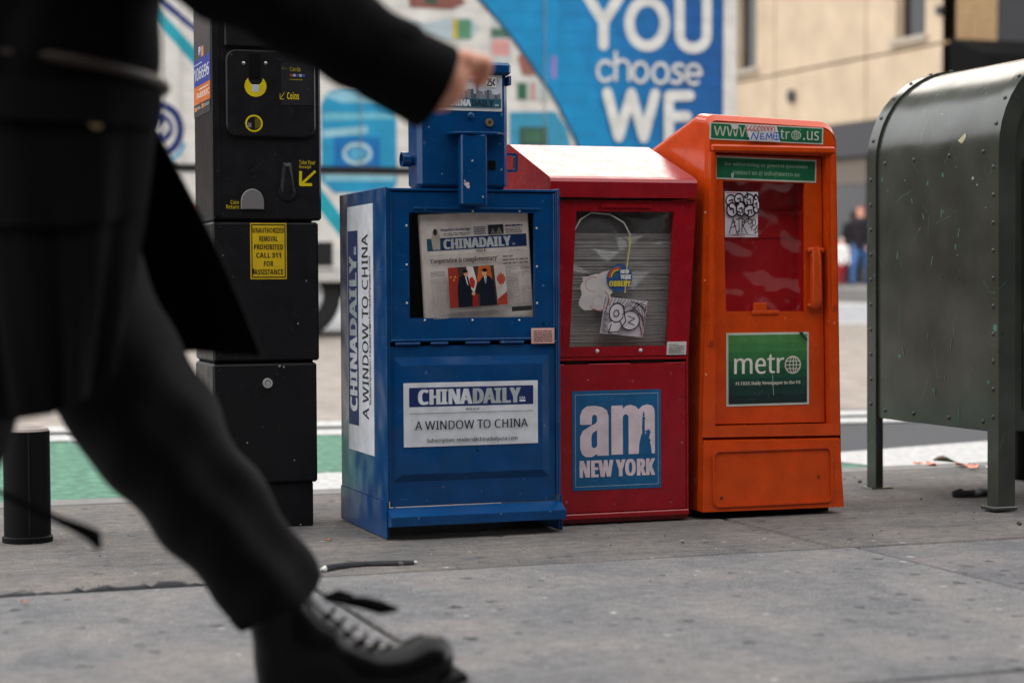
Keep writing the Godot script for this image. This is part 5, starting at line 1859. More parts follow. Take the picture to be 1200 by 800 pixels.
# ------------------------------------------------------------------ olive letter box
func build_letter_box() -> void:
	var t := thing("relay_letter_box", "olive green riveted steel mail storage box with rounded top on legs", "mailbox", Vector3(3.59, gy(-5.31), -5.31))
	var x0 := 3.28
	var R := 0.31
	var cx := x0 + R
	var ya := 1.085
	var yb := 0.238
	var z0 := -5.705
	var z1 := -4.925
	var outline := func(off: float, ylow: float) -> Array:
		var q := [Vector2(x0 - off, ylow)]
		for i in 8:
			q.append(Vector2(x0 - off, lerpf(ylow, ya, (i + 1) / 9.0)))
		for i in 25:
			var a := PI - PI * i / 24.0
			q.append(Vector2(cx + (R + off) * cos(a), ya + (R + off) * sin(a)))
		for i in 8:
			q.append(Vector2(x0 + 2 * R + off, lerpf(ya, ylow, (i + 1) / 9.0)))
		q.append(Vector2(x0 + 2 * R + off, ylow))
		return q
	var strip := func(m: Mb, off: float, ylow: float, za: float, zb: float, cuts: int) -> void:
		var o: Array = outline.call(off, ylow)
		for i in o.size() - 1:
			var a: Vector2 = o[i]
			var b: Vector2 = o[i + 1]
			var na := Vector3(-1, 0, 0) if a.x < cx else Vector3(1, 0, 0)
			var nb := Vector3(-1, 0, 0) if b.x < cx else Vector3(1, 0, 0)
			if a.y >= ya - 1e-4:
				na = Vector3(a.x - cx, a.y - ya, 0).normalized()
			if b.y >= ya - 1e-4:
				nb = Vector3(b.x - cx, b.y - ya, 0).normalized()
			for k in cuts:
				var zc := lerpf(za, zb, float(k) / cuts)
				var ze := lerpf(za, zb, float(k + 1) / cuts)
				m.quad_s(Vector3(a.x, a.y, zc), Vector3(b.x, b.y, zc), Vector3(b.x, b.y, ze), Vector3(a.x, a.y, ze), na, nb, nb, na)
	var m := mb()
	strip.call(m, 0.0, yb, z0 + 0.01, z1 - 0.02, 6)
	# floor
	m.box(Vector3(x0 + 0.002, yb - 0.004, z0 + 0.02), Vector3(x0 + 2 * R - 0.002, yb + 0.004, z1 - 0.03))
	put("shell", m, M.olive, t)
	# end plates
	for e in 2:
		m = mb()
		var ze: float = [z0 + 0.012, z1 - 0.022][e]
		var o: Array = outline.call(-0.001, yb)
		for i in o.size() - 1:
			m.tri(Vector3(cx, 0.7, ze), Vector3(o[i].x, o[i].y, ze), Vector3(o[i + 1].x, o[i + 1].y, ze), Vector3(0, 0, -1.0 if e == 0 else 1.0))
		m.tri(Vector3(cx, 0.7, ze), Vector3(o[0].x, o[0].y, ze), Vector3(o[o.size() - 1].x, o[0].y, ze), Vector3(0, 0, -1.0 if e == 0 else 1.0))
		put("end_plate", m, M.olive, t)
	# door on the end that faces the walkway
	m = mb()
	m.box(Vector3(x0 + 0.09, 0.30, z1 - 0.0215), Vector3(x0 + 0.53, 1.06, z1 - 0.012), 0.004)
	m.box(Vector3(x0 + 0.27, 0.66, z1 - 0.0118), Vector3(x0 + 0.35, 0.72, z1 - 0.004), 0.003)
	put("door", m, M.olive, t)
	# angle-iron rims that run down into the legs
	for e in 2:
		m = mb()
		var za: float = [z0, z1 - 0.058][e]
		var zb: float = za + 0.058
		var ylow: float = gy((za + zb) * 0.5) + 0.012
		strip.call(m, 0.0085, ylow, za, zb, 1)
		var oo: Array = outline.call(0.0085, ylow)
		var oi: Array = outline.call(0.0005, ylow)
		var ow: Array = outline.call(-0.05, ylow)
		for i in oo.size() - 1:
			# thickness of the rim, and its turned-in flange on the outer end
			for q in [[za, -1.0], [zb, 1.0]]:
				m.quad(Vector3(oo[i].x, oo[i].y, q[0]), Vector3(oo[i + 1].x, oo[i + 1].y, q[0]), Vector3(oi[i + 1].x, oi[i + 1].y, q[0]), Vector3(oi[i].x, oi[i].y, q[0]), Vector3(0, 0, q[1]))
			var zo: float = za if e == 0 else zb
			for dz in [0.0, 0.005]:
				var zq: float = zo + (dz if e == 0 else -dz)
				var up := -1.0 if (e == 0) == (dz == 0.0) else 1.0
				m.quad(Vector3(oi[i].x, oi[i].y, zq), Vector3(oi[i + 1].x, oi[i + 1].y, zq), Vector3(ow[i + 1].x, ow[i + 1].y, zq), Vector3(ow[i].x, ow[i].y, zq), Vector3(0, 0, up))
		put("rim", m, M.olive, t)
		for sx in [0, 1]:
			m = mb()
			var lx := x0 - 0.0085 if sx == 0 else x0 + 2 * R + 0.0085
			var dx := 1.0 if sx == 0 else -1.0
			m.box(Vector3(minf(lx + dx * 0.0090, lx + dx * 0.0145), gy(za) + 0.012, za + 0.006), Vector3(maxf(lx + dx * 0.0090, lx + dx * 0.0145), yb + 0.04, zb - 0.006))
			m.box(Vector3(minf(lx - dx * 0.022, lx + dx * 0.062), gy(za) + 0.0005, za - 0.006), Vector3(maxf(lx - dx * 0.022, lx + dx * 0.062), gy(za) + 0.0125, zb + 0.012), 0.003)
			put("leg_foot", m, M.olive, t)
		var zr: float = za + (0.026 if e == 0 else 0.030)
		for k in 10:
			dome("rivet", Vector3(x0 - 0.0085, 0.30 + k * 0.0835 - 0.02, zr), Vector3(-1, 0, 0), 0.0072, M.olive, t, 0.7)
		for k in 6:
			var a := PI - deg_to_rad(14.0 + k * 15.0)
			dome("rivet", Vector3(cx + (R + 0.0085) * cos(a), ya + (R + 0.0085) * sin(a), zr), Vector3(cos(a), sin(a), 0), 0.0072, M.olive, t, 0.7)
	for zr in [-5.60, -5.42, -5.21, -5.02]:
		dome("rivet", Vector3(x0, 1.082, zr), Vector3(-1, 0, 0), 0.0072, M.olive, t, 0.7)
		dome("rivet", Vector3(x0, 0.262, zr), Vector3(-1, 0, 0), 0.0072, M.olive, t, 0.7)
	# flaked paint and scribbles on the side
	var s := Sheet.new(Vector3(x0, 1.085, -5.64), Vector3(0, 0, 1), Vector3.DOWN, 0.65, 0.85)
	var teal := S(70, 130, 112)
	var r := RandomNumberGenerator.new()
	r.seed = 77
	for q in [[1072, 232], [1085, 250], [1107, 245], [1128, 268], [1096, 300], [1055, 295], [1090, 390], [1096, 400], [1110, 440], [1121, 385], [1118, 398], [1126, 480], [1098, 455], [1060, 405]]:
		var p := at_x(q[0], q[1], x0)
		var u := (p.z + 5.64) / 0.65
		var v := (1.085 - p.y) / 0.85
		var an := r.randf_range(0.6, 2.2)
		var ln := r.randf_range(0.012, 0.045)
		s.line([[u, v], [u + cos(an) * ln * 0.5, v + sin(an) * ln]], 0.0036, teal.lerp(S(110, 130, 122), r.randf()))
	for q in [[1145, 210, 5], [1150, 218, 3], [1126, 300, 2], [1082, 268, 2], [1065, 210, 2], [1160, 245, 2]]:
		var p := at_x(q[0], q[1], x0)
		s.ell((p.z + 5.64) / 0.65, (1.085 - p.y) / 0.85, 0.0022 * q[2], 0.0012 * q[2], S(150, 152, 140), 7)
	m = mb()
	s.emit(m, 0.00003, 0.0003)
	put("paint_marks", m, M.print, t, "teal scratches and flakes on the side")
	# a big pale flake low on the barrel
	m = mb()
	m.col = S(176, 172, 140)
	var fl := []
	for q in [[-0.030, -0.012], [-0.012, 0.004], [0.006, 0.022], [0.016, 0.012], [0.014, -0.004], [0.004, -0.020], [-0.006, -0.030], [-0.010, -0.016]]:
		var zq: float = -5.135 + q[0] * 0.95
		var th: float = (0.048 + q[1] * 0.62) / R
		fl.append(Vector3(cx - (R + 0.0008) * cos(th), ya + (R + 0.0008) * sin(th), zq))
	for i in range(1, fl.size() - 1):
		m.tri(fl[0], fl[i], fl[i + 1], Vector3(-1, 0.1, 0))
	put("paint_flake", m, M.print, t, "pale flake where the paint has come off")

# ------------------------------------------------------------------ parking pay station
func build_pay_station() -> void:
	var t := thing("parking_pay_station", "tall black parking pay station with yellow markings beside the blue box", "parking meter", Vector3(1.15, gy(-5.52), -5.52))
	var zf := -5.38
	var zb := -5.66
	var y0 := gy(-5.5)
	var m := mb()
	m.box(Vector3(1.000, y0, zb + 0.01), Vector3(1.281, 0.118, zf - 0.012), 0.003)
	put("plinth", m, M.black_paint, t)
	for q in [[0.1185, 0.4625, 0.991, 1.292, "lower_door"], [0.4685, 0.8645, 0.993, 1.300, "middle_door"], [0.870, 1.72, 0.995, 1.310, "upper_case"]]:
		m = mb()
		var bot: float = q[2] + (0.0 if q[4] != "upper_case" else 0.0)
		m.box(Vector3(bot, q[0], zb), Vector3(q[3], q[1], zf), 0.006)
		put(q[4], m, M.black_paint, t)
	m = mb()
	m.box(Vector3(1.000, 0.1182, zb + 0.01), Vector3(1.285, 0.8695, zf - 0.02))
	put("core", m, M.dark_gap, t)
	m = mb()
	m.prism(rrect(0.985, 0.0, 1.32, 0.30, 0.06), Vector3(0, 1.7205, zf + 0.01), Vector3.RIGHT, Vector3(0, 0, -1), 0.05, 0.01)
	put("cap", m, M.black_paint, t)
	# corner trim on the front edge
	m = mb()
	m.box(Vector3(0.9955, 0.88, zf + 0.0003), Vector3(1.016, 1.70, zf + 0.004), 0.0015)
	put("edge_trim", m, M.black_paint, t)
	# upper display hood
	m = mb()
	m.box(Vector3(1.032, 1.358, zf + 0.0003), Vector3(1.296, 1.66, zf + 0.010), 0.004)
	put("display_frame", m, M.black_paint, t)
	m = mb()
	m.box(Vector3(1.06, 1.42, zf + 0.0103), Vector3(1.27, 1.62, zf + 0.0115))
	put("display", m, M.dark_glass, t)
	# payment bezel with rounded lower corners
	m = mb()
	m.prism(rrect(1.034, 1.106, 1.292, 1.350, 0.03), Vector3(0, 0, zf + 0.0003), Vector3.RIGHT, Vector3.UP, 0.012, 0.004)
	var bez := put("payment_bezel", m, M.black_paint, t)
	var zq := zf + 0.0125
	var yel := S(214, 190, 20)
	var s := front_sheet(1.034, 1.106, 1.292, 1.350, zq)
	var at := func(x: float, y: float) -> Array:
		var p := at_z(x, y, zq)
		return [(p.x - 1.034) / 0.258, (1.350 - p.y) / 0.244]
	var c1: Array = at.call(301, 101)
	s.ell(c1[0], c1[1], 0.122, 0.125, yel, 26)
	var k1: Array = at.call(292, 84)
	var k2: Array = at.call(310, 98)
	s.ell(c1[0], k2[1] - 0.07, 0.082, 0.095, S(14, 14, 16), 20)
	var d1: Array = at.call(297, 99)
	var d2: Array = at.call(305, 108)
	s.poly([[d1[0], d1[1]], [d2[0], d1[1]], [d2[0], d2[1] - 0.02], [d2[0] - 0.02, d2[1]], [d1[0], d2[1]]], S(190, 196, 206))
	var c2: Array = at.call(299, 145)
	s.ell(c2[0], c2[1], 0.098, 0.10, yel, 26)
	s.ell(c2[0], c2[1], 0.078, 0.08, S(16, 16, 18), 22)
	s.ell(c2[0] + 0.01, c2[1], 0.06, 0.062, S(96, 84, 20), 18, -PI / 2, PI / 2)
	s.rect(c2[0] - 0.065, c2[1] - 0.005, c2[0] - 0.03, c2[1] + 0.045, S(120, 124, 132))
	var e1: Array = at.call(331, 74)
	var e2: Array = at.call(366, 124)
	s.rect(e1[0], e1[1], 0.97, e2[1], S(30, 30, 34))
	var f1: Array = at.call(334, 78)
	var f2: Array = at.call(352, 84)
	s.line([[f1[0] + 0.05, (f1[1] + f2[1]) * 0.5], [f1[0] - 0.02, (f1[1] + f2[1]) * 0.5], [f1[0] + 0.0, f1[1]]], 0.0012, S(120, 108, 20))
	s.text("Cards", f1[0] + 0.07, f1[1], f2[0] + 0.02, f2[1], S(150, 134, 26))
	for k in 5:
		s.rect(f1[0] + 0.07 + 0.035 * k, f2[1] + 0.03, f1[0] + 0.10 + 0.035 * k, f2[1] + 0.06, [S(150, 60, 60), S(170, 170, 170), S(60, 80, 140), S(170, 170, 170), S(60, 80, 140)][k])
	text_lines(s, f1[0] + 0.07, f2[1] + 0.08, f2[0] + 0.04, f2[1] + 0.11, 1, S(130, 116, 26), 24)
	var g1: Array = at.call(336, 108)
	var g2: Array = at.call(352, 117)
	s.text("Coins", g1[0] + 0.02, g1[1], g2[0] + 0.0, g2[1], yel)
	s.line([[g1[0] - 0.01, g1[1] + 0.005], [g1[0] - 0.06, g2[1]]], 0.0014, yel)
	s.line([[g1[0] - 0.06, g1[1] + 0.02], [g1[0] - 0.06, g2[1]], [g1[0] - 0.02, g2[1]]], 0.0014, yel)
	m = mb()
	s.emit(m)
	put("bezel_print", m, M.print, bez)
	m = mb()
	var w1 := at_z(294, 62, zq)
	var w2 := at_z(307, 92, zq)
	m.box(Vector3(w1.x, w2.y, zq + 0.0002), Vector3(w2.x, w1.y, zq + 0.003), 0.001)
	put("card_slot", m, M.dark_gap, bez)
	for q in [[287, 74], [313, 74]]:
		dome("screw", at_z(q[0], q[1], zq), Vector3(0, 0, 1), 0.005, M.steel, bez)
	for q in [[258, 268], [369, 270], [258, 418], [368, 418], [257, 436], [366, 436], [257, 556], [364, 556], [262, 252], [371, 252]]:
		dome("screw", at_z(q[0], q[1], zf), Vector3(0, 0, 1), 0.0035, M.black_paint, t)
	chips(t, zf + 0.0002, [[328, 430, 2.2], [333, 431, 1.6], [262, 300, 1.2], [350, 380, 1.5], [290, 520, 1.5], [345, 540, 1.2], [360, 330, 1.2], [275, 400, 1.3]], S(150, 150, 152), 47)
	# coin return and receipt openings
	m = mb()
	var p1 := at_z(283, 246, zf)
	var p2 := at_z(310, 222, zf)
	var arch := PackedVector2Array([Vector2(p1.x, p1.y), Vector2(p2.x, p1.y)])
	for k in 13:
		var a := PI * k / 12.0
		arch.append(Vector2((p1.x + p2.x) * 0.5 + (p2.x - p1.x) * 0.5 * cos(a), lerpf(p1.y, p2.y, 0.35) + (p2.y - p1.y) * 0.65 * sin(a)))
	m.prism(arch, Vector3(0, 0, zf + 0.0003), Vector3.RIGHT, Vector3.UP, 0.006, 0.002)
	put("coin_return_flap", m, plain(L(0.20, 0.19, 0.185), 0.5, 0.5, 0.5), t)
	m = mb()
	var r1 := at_z(338, 214, zf)
	for i in 9:
		pass
	m.lathe([Vector2(0.0, 0.010), Vector2(0.012, 0.009), Vector2(0.024, 0.004), Vector2(0.026, 0.0)], Vector3(r1.x, r1.y - 0.03, zf), Vector3(0, 0, 1), 18)
	m.hexa([Vector3(r1.x - 0.022, r1.y - 0.03, zf + 0.0003), Vector3(r1.x + 0.022, r1.y - 0.03, zf + 0.0003), Vector3(r1.x + 0.012, r1.y + 0.055, zf + 0.0003), Vector3(r1.x - 0.012, r1.y + 0.055, zf + 0.0003), Vector3(r1.x - 0.015, r1.y - 0.03, zf + 0.010), Vector3(r1.x + 0.015, r1.y - 0.03, zf + 0.010), Vector3(r1.x + 0.005, r1.y + 0.045, zf + 0.006), Vector3(r1.x - 0.005, r1.y + 0.045, zf + 0.006)])
	put("receipt_cover", m, M.black_paint, t)
	# lettering on the case
	s = front_sheet(1.0, 0.872, 1.31, 1.10, zf)
	var at2 := func(x: float, y: float) -> Array:
		var p := at_z(x, y, zf)
		return [(p.x - 1.0) / 0.31, (1.10 - p.y) / 0.228]
	var dull := S(176, 156, 22)
	for q in [["Take Your", 352, 188, 371, 193.5], ["Receipt", 352, 194, 366, 199], ["Coin", 271, 235, 281, 240], ["Return", 266, 240.5, 281, 245.5]]:
		var a1: Array = at2.call(q[1], q[2])
		var a2: Array = at2.call(q[3], q[4])
		s.text(q[0], a1[0], a1[1], a2[0], a2[1], dull)
	var ar := [at2.call(371, 201), at2.call(355, 216)]
	s.line([ar[0], ar[1]], 0.0075, yel, false)
	s.line([at2.call(353.5, 201), at2.call(353.5, 217), at2.call(367, 217)], 0.0085, yel, false)
	m = mb()
	s.emit(m)
	put("case_print", m, M.print, t)
	# yellow notice
	var n1 := at_z(294, 262, zf)
	var n2 := at_z(337, 328, zf)
	s = front_sheet(n1.x, n2.y, n2.x, n1.y, zf)
	var blk := S(24, 22, 16)
	for e in [[0.03, 0.022, 0.97, 0.04], [0.03, 0.955, 0.97, 0.973], [0.03, 0.04, 0.055, 0.955], [0.945, 0.04, 0.97, 0.955]]:
		s.rect(e[0], e[1], e[2], e[3], blk)
	var rows := ["UNAUTHORIZED", "REMOVAL", "PROHIBITED", "CALL 311", "FOR", "ASSISTANCE"]
	var half := [0.43, 0.25, 0.40, 0.34, 0.13, 0.40]
	for k in 6:
		s.text(rows[k], 0.5 - half[k], 0.085 + k * 0.148, 0.5 + half[k], 0.175 + k * 0.148, blk, "Droid Sans", 700)
	s.poly([[0.05, 0.83], [0.09, 0.80], [0.11, 0.87], [0.07, 0.93]], blk)
	put_sheet("notice_sticker", s, S(216, 180, 22), t, "yellow UNAUTHORIZED REMOVAL PROHIBITED notice", 0.0008)
	# lock and scuffs on the lower door
	var kc := at_z(314, 450, zf)
	m = mb()
	m.lathe([Vector2(0.0, 0.004), Vector2(0.006, 0.004), Vector2(0.0065, 0.001), Vector2(0.009, 0.001), Vector2(0.0095, 0.005), Vector2(0.0135, 0.005), Vector2(0.0145, 0.0)], kc, Vector3(0, 0, 1), 20)
	put("lock", m, plain(L(0.5, 0.5, 0.5), 0.3, 0.5, 0.3), t)
	# stickers on the side
	s = Sheet.new(Vector3(0.995, 1.47, -5.655), Vector3(0, 0, 1), Vector3.DOWN, 0.262, 0.37)
	var vv := func(y: float) -> float: return (1.47 - at_x(238, y, 0.995).y) / 0.37
	s.rect(0.0, vv.call(2.0), 1.0, vv.call(44.0), S(72, 66, 66))
	s.poly([[0.1, vv.call(2.0)], [0.9, vv.call(2.0)], [0.5, vv.call(18.0)]], S(54, 78, 150))
	s.rect(0.0, vv.call(44.0), 1.0, vv.call(66.0), S(64, 62, 64))
	s.rect(0.30, vv.call(51.0), 0.46, vv.call(63.0), S(52, 92, 176))
	s.rect(0.46, vv.call(53.0), 0.60, vv.call(65.0), S(216, 132, 60))
	s.text("P", 0.31, vv.call(52.0), 0.42, vv.call(61.0), S(220, 220, 220))
	s.rect(0.0, vv.call(66.0), 1.0, vv.call(98.0), S(40, 58, 146))
	text_lines(s, 0.04, vv.call(70.0), 0.5, vv.call(73.0), 1, S(200, 204, 214), 25)
	s.text("106696", 0.03, vv.call(76.0), 0.93, vv.call(91.0), S(220, 222, 226), "Droid Sans", 400, 0.004)
	s.rect(0.0, vv.call(98.0), 1.0, vv.call(119.0), S(206, 106, 44))
	text_lines(s, 0.3, vv.call(101.0), 0.9, vv.call(104.0), 1, S(232, 214, 196), 26)
	s.text("PARKNYC", 0.18, vv.call(106.0), 0.94, vv.call(113.0), S(236, 220, 204), "Droid Sans", 700)
	s.rect(0.0, vv.call(119.0), 1.0, vv.call(134.0), S(52, 50, 52))
	s.rect(0.05, vv.call(122.0), 0.18, vv.call(127.0), S(216, 132, 60))
	s.rect(0.48, vv.call(121.0), 0.60, vv.call(126.0), S(216, 132, 60))
	text_lines(s, 0.2, vv.call(122.0), 0.45, vv.call(126.0), 2, S(180, 180, 180), 14)
	text_lines(s, 0.63, vv.call(122.0), 0.95, vv.call(126.0), 2, S(180, 180, 180), 15)
	m = mb()
	s.emit(m)
	put("side_sticker", m, M.print, t, "blue and orange parking zone sticker with 106696")

# ------------------------------------------------------------------ short black bollard
func build_bollard() -> void:
	var c := Vector3(0.474, gy(-5.36), -5.36)
	var t := thing("bollard", "short black steel post with a rounded cap painted pale like reflected sky at the kerb", "bollard", c)
	var m := mb()
	m.lathe([Vector2(0.0, 0.0), Vector2(0.068, 0.0), Vector2(0.068, 0.012), Vector2(0.063, 0.016), Vector2(0.0625, 0.30), Vector2(0.0, 0.30)], c, Vector3.UP, 32)
	put("post", m, M.black, t)
	m = mb()
	m.box(c + Vector3(-0.002, 0.02, 0.0612), c + Vector3(0.002, 0.30, 0.0645), 0.0008)
	put("seam", m, M.black_paint, t)
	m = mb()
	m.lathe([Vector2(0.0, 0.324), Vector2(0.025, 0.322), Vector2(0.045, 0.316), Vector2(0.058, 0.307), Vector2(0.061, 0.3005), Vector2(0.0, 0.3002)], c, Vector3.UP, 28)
	put("cap", m, plain(L(0.30, 0.25, 0.22), 0.5, 0.5), t, "domed cap with sky reflection painted in as pale colour")  # pale tan colour paints in the sky mirrored on the cap

# ------------------------------------------------------------------ smooth bodies: tapered capsules joined and meshed as surface nets
func body_mesh(m: Mb, bones: Array, cell: float, k: float, fold = null, solid_color := false) -> void:
	var lo := Vector3(1e9, 1e9, 1e9)
	var hi := -lo
	for b in bones:
		var r: float = maxf(b[2], b[3]) + 3.0 * cell + 2.0 * k
		lo = lo.min((b[0] as Vector3).min(b[1]) - Vector3.ONE * r)
		hi = hi.max((b[0] as Vector3).max(b[1]) + Vector3.ONE * r)
	var n := Vector3i(((hi - lo) / cell).ceil()) + Vector3i.ONE
	var sx := 1
	var sy := n.x
	var sz := n.x * n.y
	var acc := PackedFloat32Array()
	acc.resize(n.x * n.y * n.z)
	for b in bones:
		var a: Vector3 = b[0]
		var e: Vector3 = b[1]
		var ra: float = b[2]
		var rb: float = b[3]
		var reach := maxf(ra, rb) + 2.0 * k + 2.0 * cell
		var i0 := Vector3i(((a.min(e) - Vector3.ONE * reach - lo) / cell).floor()).clamp(Vector3i.ZERO, n - Vector3i.ONE)
		var i1 := Vector3i(((a.max(e) + Vector3.ONE * reach - lo) / cell).ceil()).clamp(Vector3i.ZERO, n - Vector3i.ONE)
		var ab := e - a
		var l2 := maxf(ab.length_squared(), 1e-10)
		for z in range(i0.z, i1.z + 1):
			for y in range(i0.y, i1.y + 1):
				var at := z * sz + y * sy
				for x in range(i0.x, i1.x + 1):
					var p := lo + Vector3(x, y, z) * cell - a
					var t := clampf(p.dot(ab) / l2, 0.0, 1.0)
					var d := (p - ab * t).length() - lerpf(ra, rb, t)
					if d < reach:
						acc[at + x] += exp(-d / k)
	var f := PackedFloat32Array()
	f.resize(acc.size())
	for i in acc.size():
		f[i] = 1.0 if acc[i] <= 1e-12 else -k * log(acc[i])
	if fold != null:
		for i in f.size():
			if absf(f[i]) < 0.03:
				f[i] += fold.call(lo + Vector3(i % n.x, (i / sy) % n.y, i / sz) * cell)
	var vid := {}
	var pts := PackedVector3Array()
	var nrm := PackedVector3Array()
	var cols := PackedColorArray()
	var corner := [0, sx, sy, sx + sy, sz, sx + sz, sy + sz, sx + sy + sz]
	var edges := [[0, 1], [2, 3], [4, 5], [6, 7], [0, 2], [1, 3], [4, 6], [5, 7], [0, 4], [1, 5], [2, 6], [3, 7]]
	for z in n.z - 1:
		for y in n.y - 1:
			for x in n.x - 1:
				var i := z * sz + y * sy + x
				if absf(f[i]) > 2.6 * cell + 0.02:
					continue
				var inside := 0
				for q in 8:
					if f[i + corner[q]] < 0.0:
						inside += 1
				if inside == 0 or inside == 8:
					continue
				var s := Vector3.ZERO
				var c := 0
				for e in edges:
					var fa := f[i + corner[e[0]]]
					var fb := f[i + corner[e[1]]]
					if (fa < 0.0) != (fb < 0.0):
						var t := fa / (fa - fb)
						var pa := Vector3(e[0] & 1, (e[0] >> 1) & 1, e[0] >> 2)
						var pb := Vector3(e[1] & 1, (e[1] >> 1) & 1, e[1] >> 2)
						s += pa.lerp(pb, t)
						c += 1
				var g := Vector3(
					f[i + sx] + f[i + sx + sy] + f[i + sx + sz] + f[i + sx + sy + sz] - f[i] - f[i + sy] - f[i + sz] - f[i + sy + sz],
					f[i + sy] + f[i + sx + sy] + f[i + sy + sz] + f[i + sx + sy + sz] - f[i] - f[i + sx] - f[i + sz] - f[i + sx + sz],
					f[i + sz] + f[i + sx + sz] + f[i + sy + sz] + f[i + sx + sy + sz] - f[i] - f[i + sx] - f[i + sy] - f[i + sx + sy])
				vid[i] = pts.size()
				pts.append(lo + (Vector3(x, y, z) + s / c) * cell)
				nrm.append(g.normalized())
	for p in pts:
		var best := 1e9
		var col: Color = bones[0][4]
		if not solid_color:
			for b in bones:
				var ab: Vector3 = b[1] - b[0]
				var t := clampf((p - b[0]).dot(ab) / maxf(ab.length_squared(), 1e-10), 0.0, 1.0)
				var d: float = (p - b[0] - ab * t).length() - lerpf(b[2], b[3], t)
				if d < best:
					best = d
					col = b[4]
		cols.append(col)
	for key in vid:
		var i: int = key
		for ax in 3:
			var st: int = [sx, sy, sz][ax]
			var u: int = [sy, sz, sx][ax]
			var w: int = [sz, sx, sy][ax]
			if (f[i] < 0.0) == (f[i + st] < 0.0):
				continue
			if not (vid.has(i - u) and vid.has(i - w) and vid.has(i - u - w)):
				continue
			var q := [vid[i], vid[i - u], vid[i - u - w], vid[i - w]]
			m.col = cols[q[0]]
			m.quad_s(pts[q[0]], pts[q[1]], pts[q[2]], pts[q[3]], nrm[q[0]], nrm[q[1]], nrm[q[2]], nrm[q[3]])

# ------------------------------------------------------------------ people far behind
func small_person(label: String, at: Vector3, h: float, hair: Color, top: Color, legs: Color, stride: float, face: float) -> void:
	var t := thing("person", label, "person", at, "", false)
	var skin := S(206, 150, 126)
	var f := Vector3(cos(face), 0, sin(face))
	var sd := Vector3(-f.z, 0, f.x)
	var p := func(x: float, y: float, z: float) -> Vector3: return at + (f * x + sd * z + Vector3.UP * y) * h
	var bones := []
	bones.append([p.call(0, 0.52, 0), p.call(0.01, 0.62, 0), 0.085 * h, 0.08 * h, top])
	bones.append([p.call(0.01, 0.62, 0), p.call(0.02, 0.78, 0), 0.08 * h, 0.10 * h, top])
	bones.append([p.call(0.02, 0.80, -0.09), p.call(0.02, 0.80, 0.09), 0.05 * h, 0.05 * h, top])
	for e in [-1.0, 1.0]:
		bones.append([p.call(0.02, 0.80, 0.11 * e), p.call(-0.05 * e * stride, 0.63, 0.14 * e), 0.038 * h, 0.032 * h, top])
		bones.append([p.call(-0.05 * e * stride, 0.63, 0.14 * e), p.call(0.05 - 0.08 * e * stride, 0.50, 0.13 * e), 0.032 * h, 0.024 * h, top])
		bones.append([p.call(0.05 - 0.08 * e * stride, 0.50, 0.13 * e), p.call(0.06 - 0.09 * e * stride, 0.45, 0.13 * e), 0.022 * h, 0.02 * h, skin])
		bones.append([p.call(0, 0.50, 0.05 * e), p.call(0.10 * e * stride + 0.02, 0.28, 0.055 * e), 0.06 * h, 0.045 * h, legs])
		bones.append([p.call(0.10 * e * stride + 0.02, 0.28, 0.055 * e), p.call(0.16 * e * stride - 0.02, 0.05, 0.055 * e), 0.043 * h, 0.03 * h, legs])
		bones.append([p.call(0.16 * e * stride - 0.02, 0.026, 0.055 * e), p.call(0.16 * e * stride + 0.09, 0.022, 0.06 * e), 0.026 * h, 0.020 * h, S(30, 28, 28)])
	bones.append([p.call(0.02, 0.82, 0), p.call(0.03, 0.88, 0), 0.032 * h, 0.032 * h, skin])
	bones.append([p.call(0.04, 0.91, 0), p.call(0.035, 0.945, 0), 0.042 * h, 0.046 * h, skin])
	var m := mb()
	body_mesh(m, bones, 0.02 * h, 0.011 * h)
	put("body", m, M.cloth, t)
	m = mb()
	body_mesh(m, [[p.call(0.005, 0.95, 0), p.call(0.02, 0.965, 0), 0.048 * h, 0.046 * h, hair], [p.call(-0.015, 0.93, 0), p.call(-0.02, 0.87, 0), 0.036 * h, 0.03 * h, hair]], 0.014 * h, 0.01 * h)
	put("hair", m, M.cloth, t)

func build_far_people() -> void:
	var far := func(x: float, px: float) -> Vector3:
		var p := at_x(x, 330, px)
		return Vector3(px, 0.13, p.z)
	small_person("distant person with reddish hair, dark jacket and blue jeans outside the dark shops", far.call(1009.0, 21.2), 1.72, S(150, 84, 74), S(44, 40, 44), S(72, 104, 150), 1.0, 2.4)
	small_person("distant person all in dark clothes walking beside the dark shops", far.call(1000.0, 21.9), 1.66, S(44, 34, 30), S(34, 34, 38), S(38, 38, 44), 0.8, -0.9)
	small_person("small distant figure in a white top and red trousers past the orange box", far.call(986.0, 20.4), 1.02, S(206, 206, 204), S(226, 222, 218), S(140, 40, 44), 0.6, 1.9)

# ------------------------------------------------------------------ the pedestrian in the foreground
const PZ := -2.75

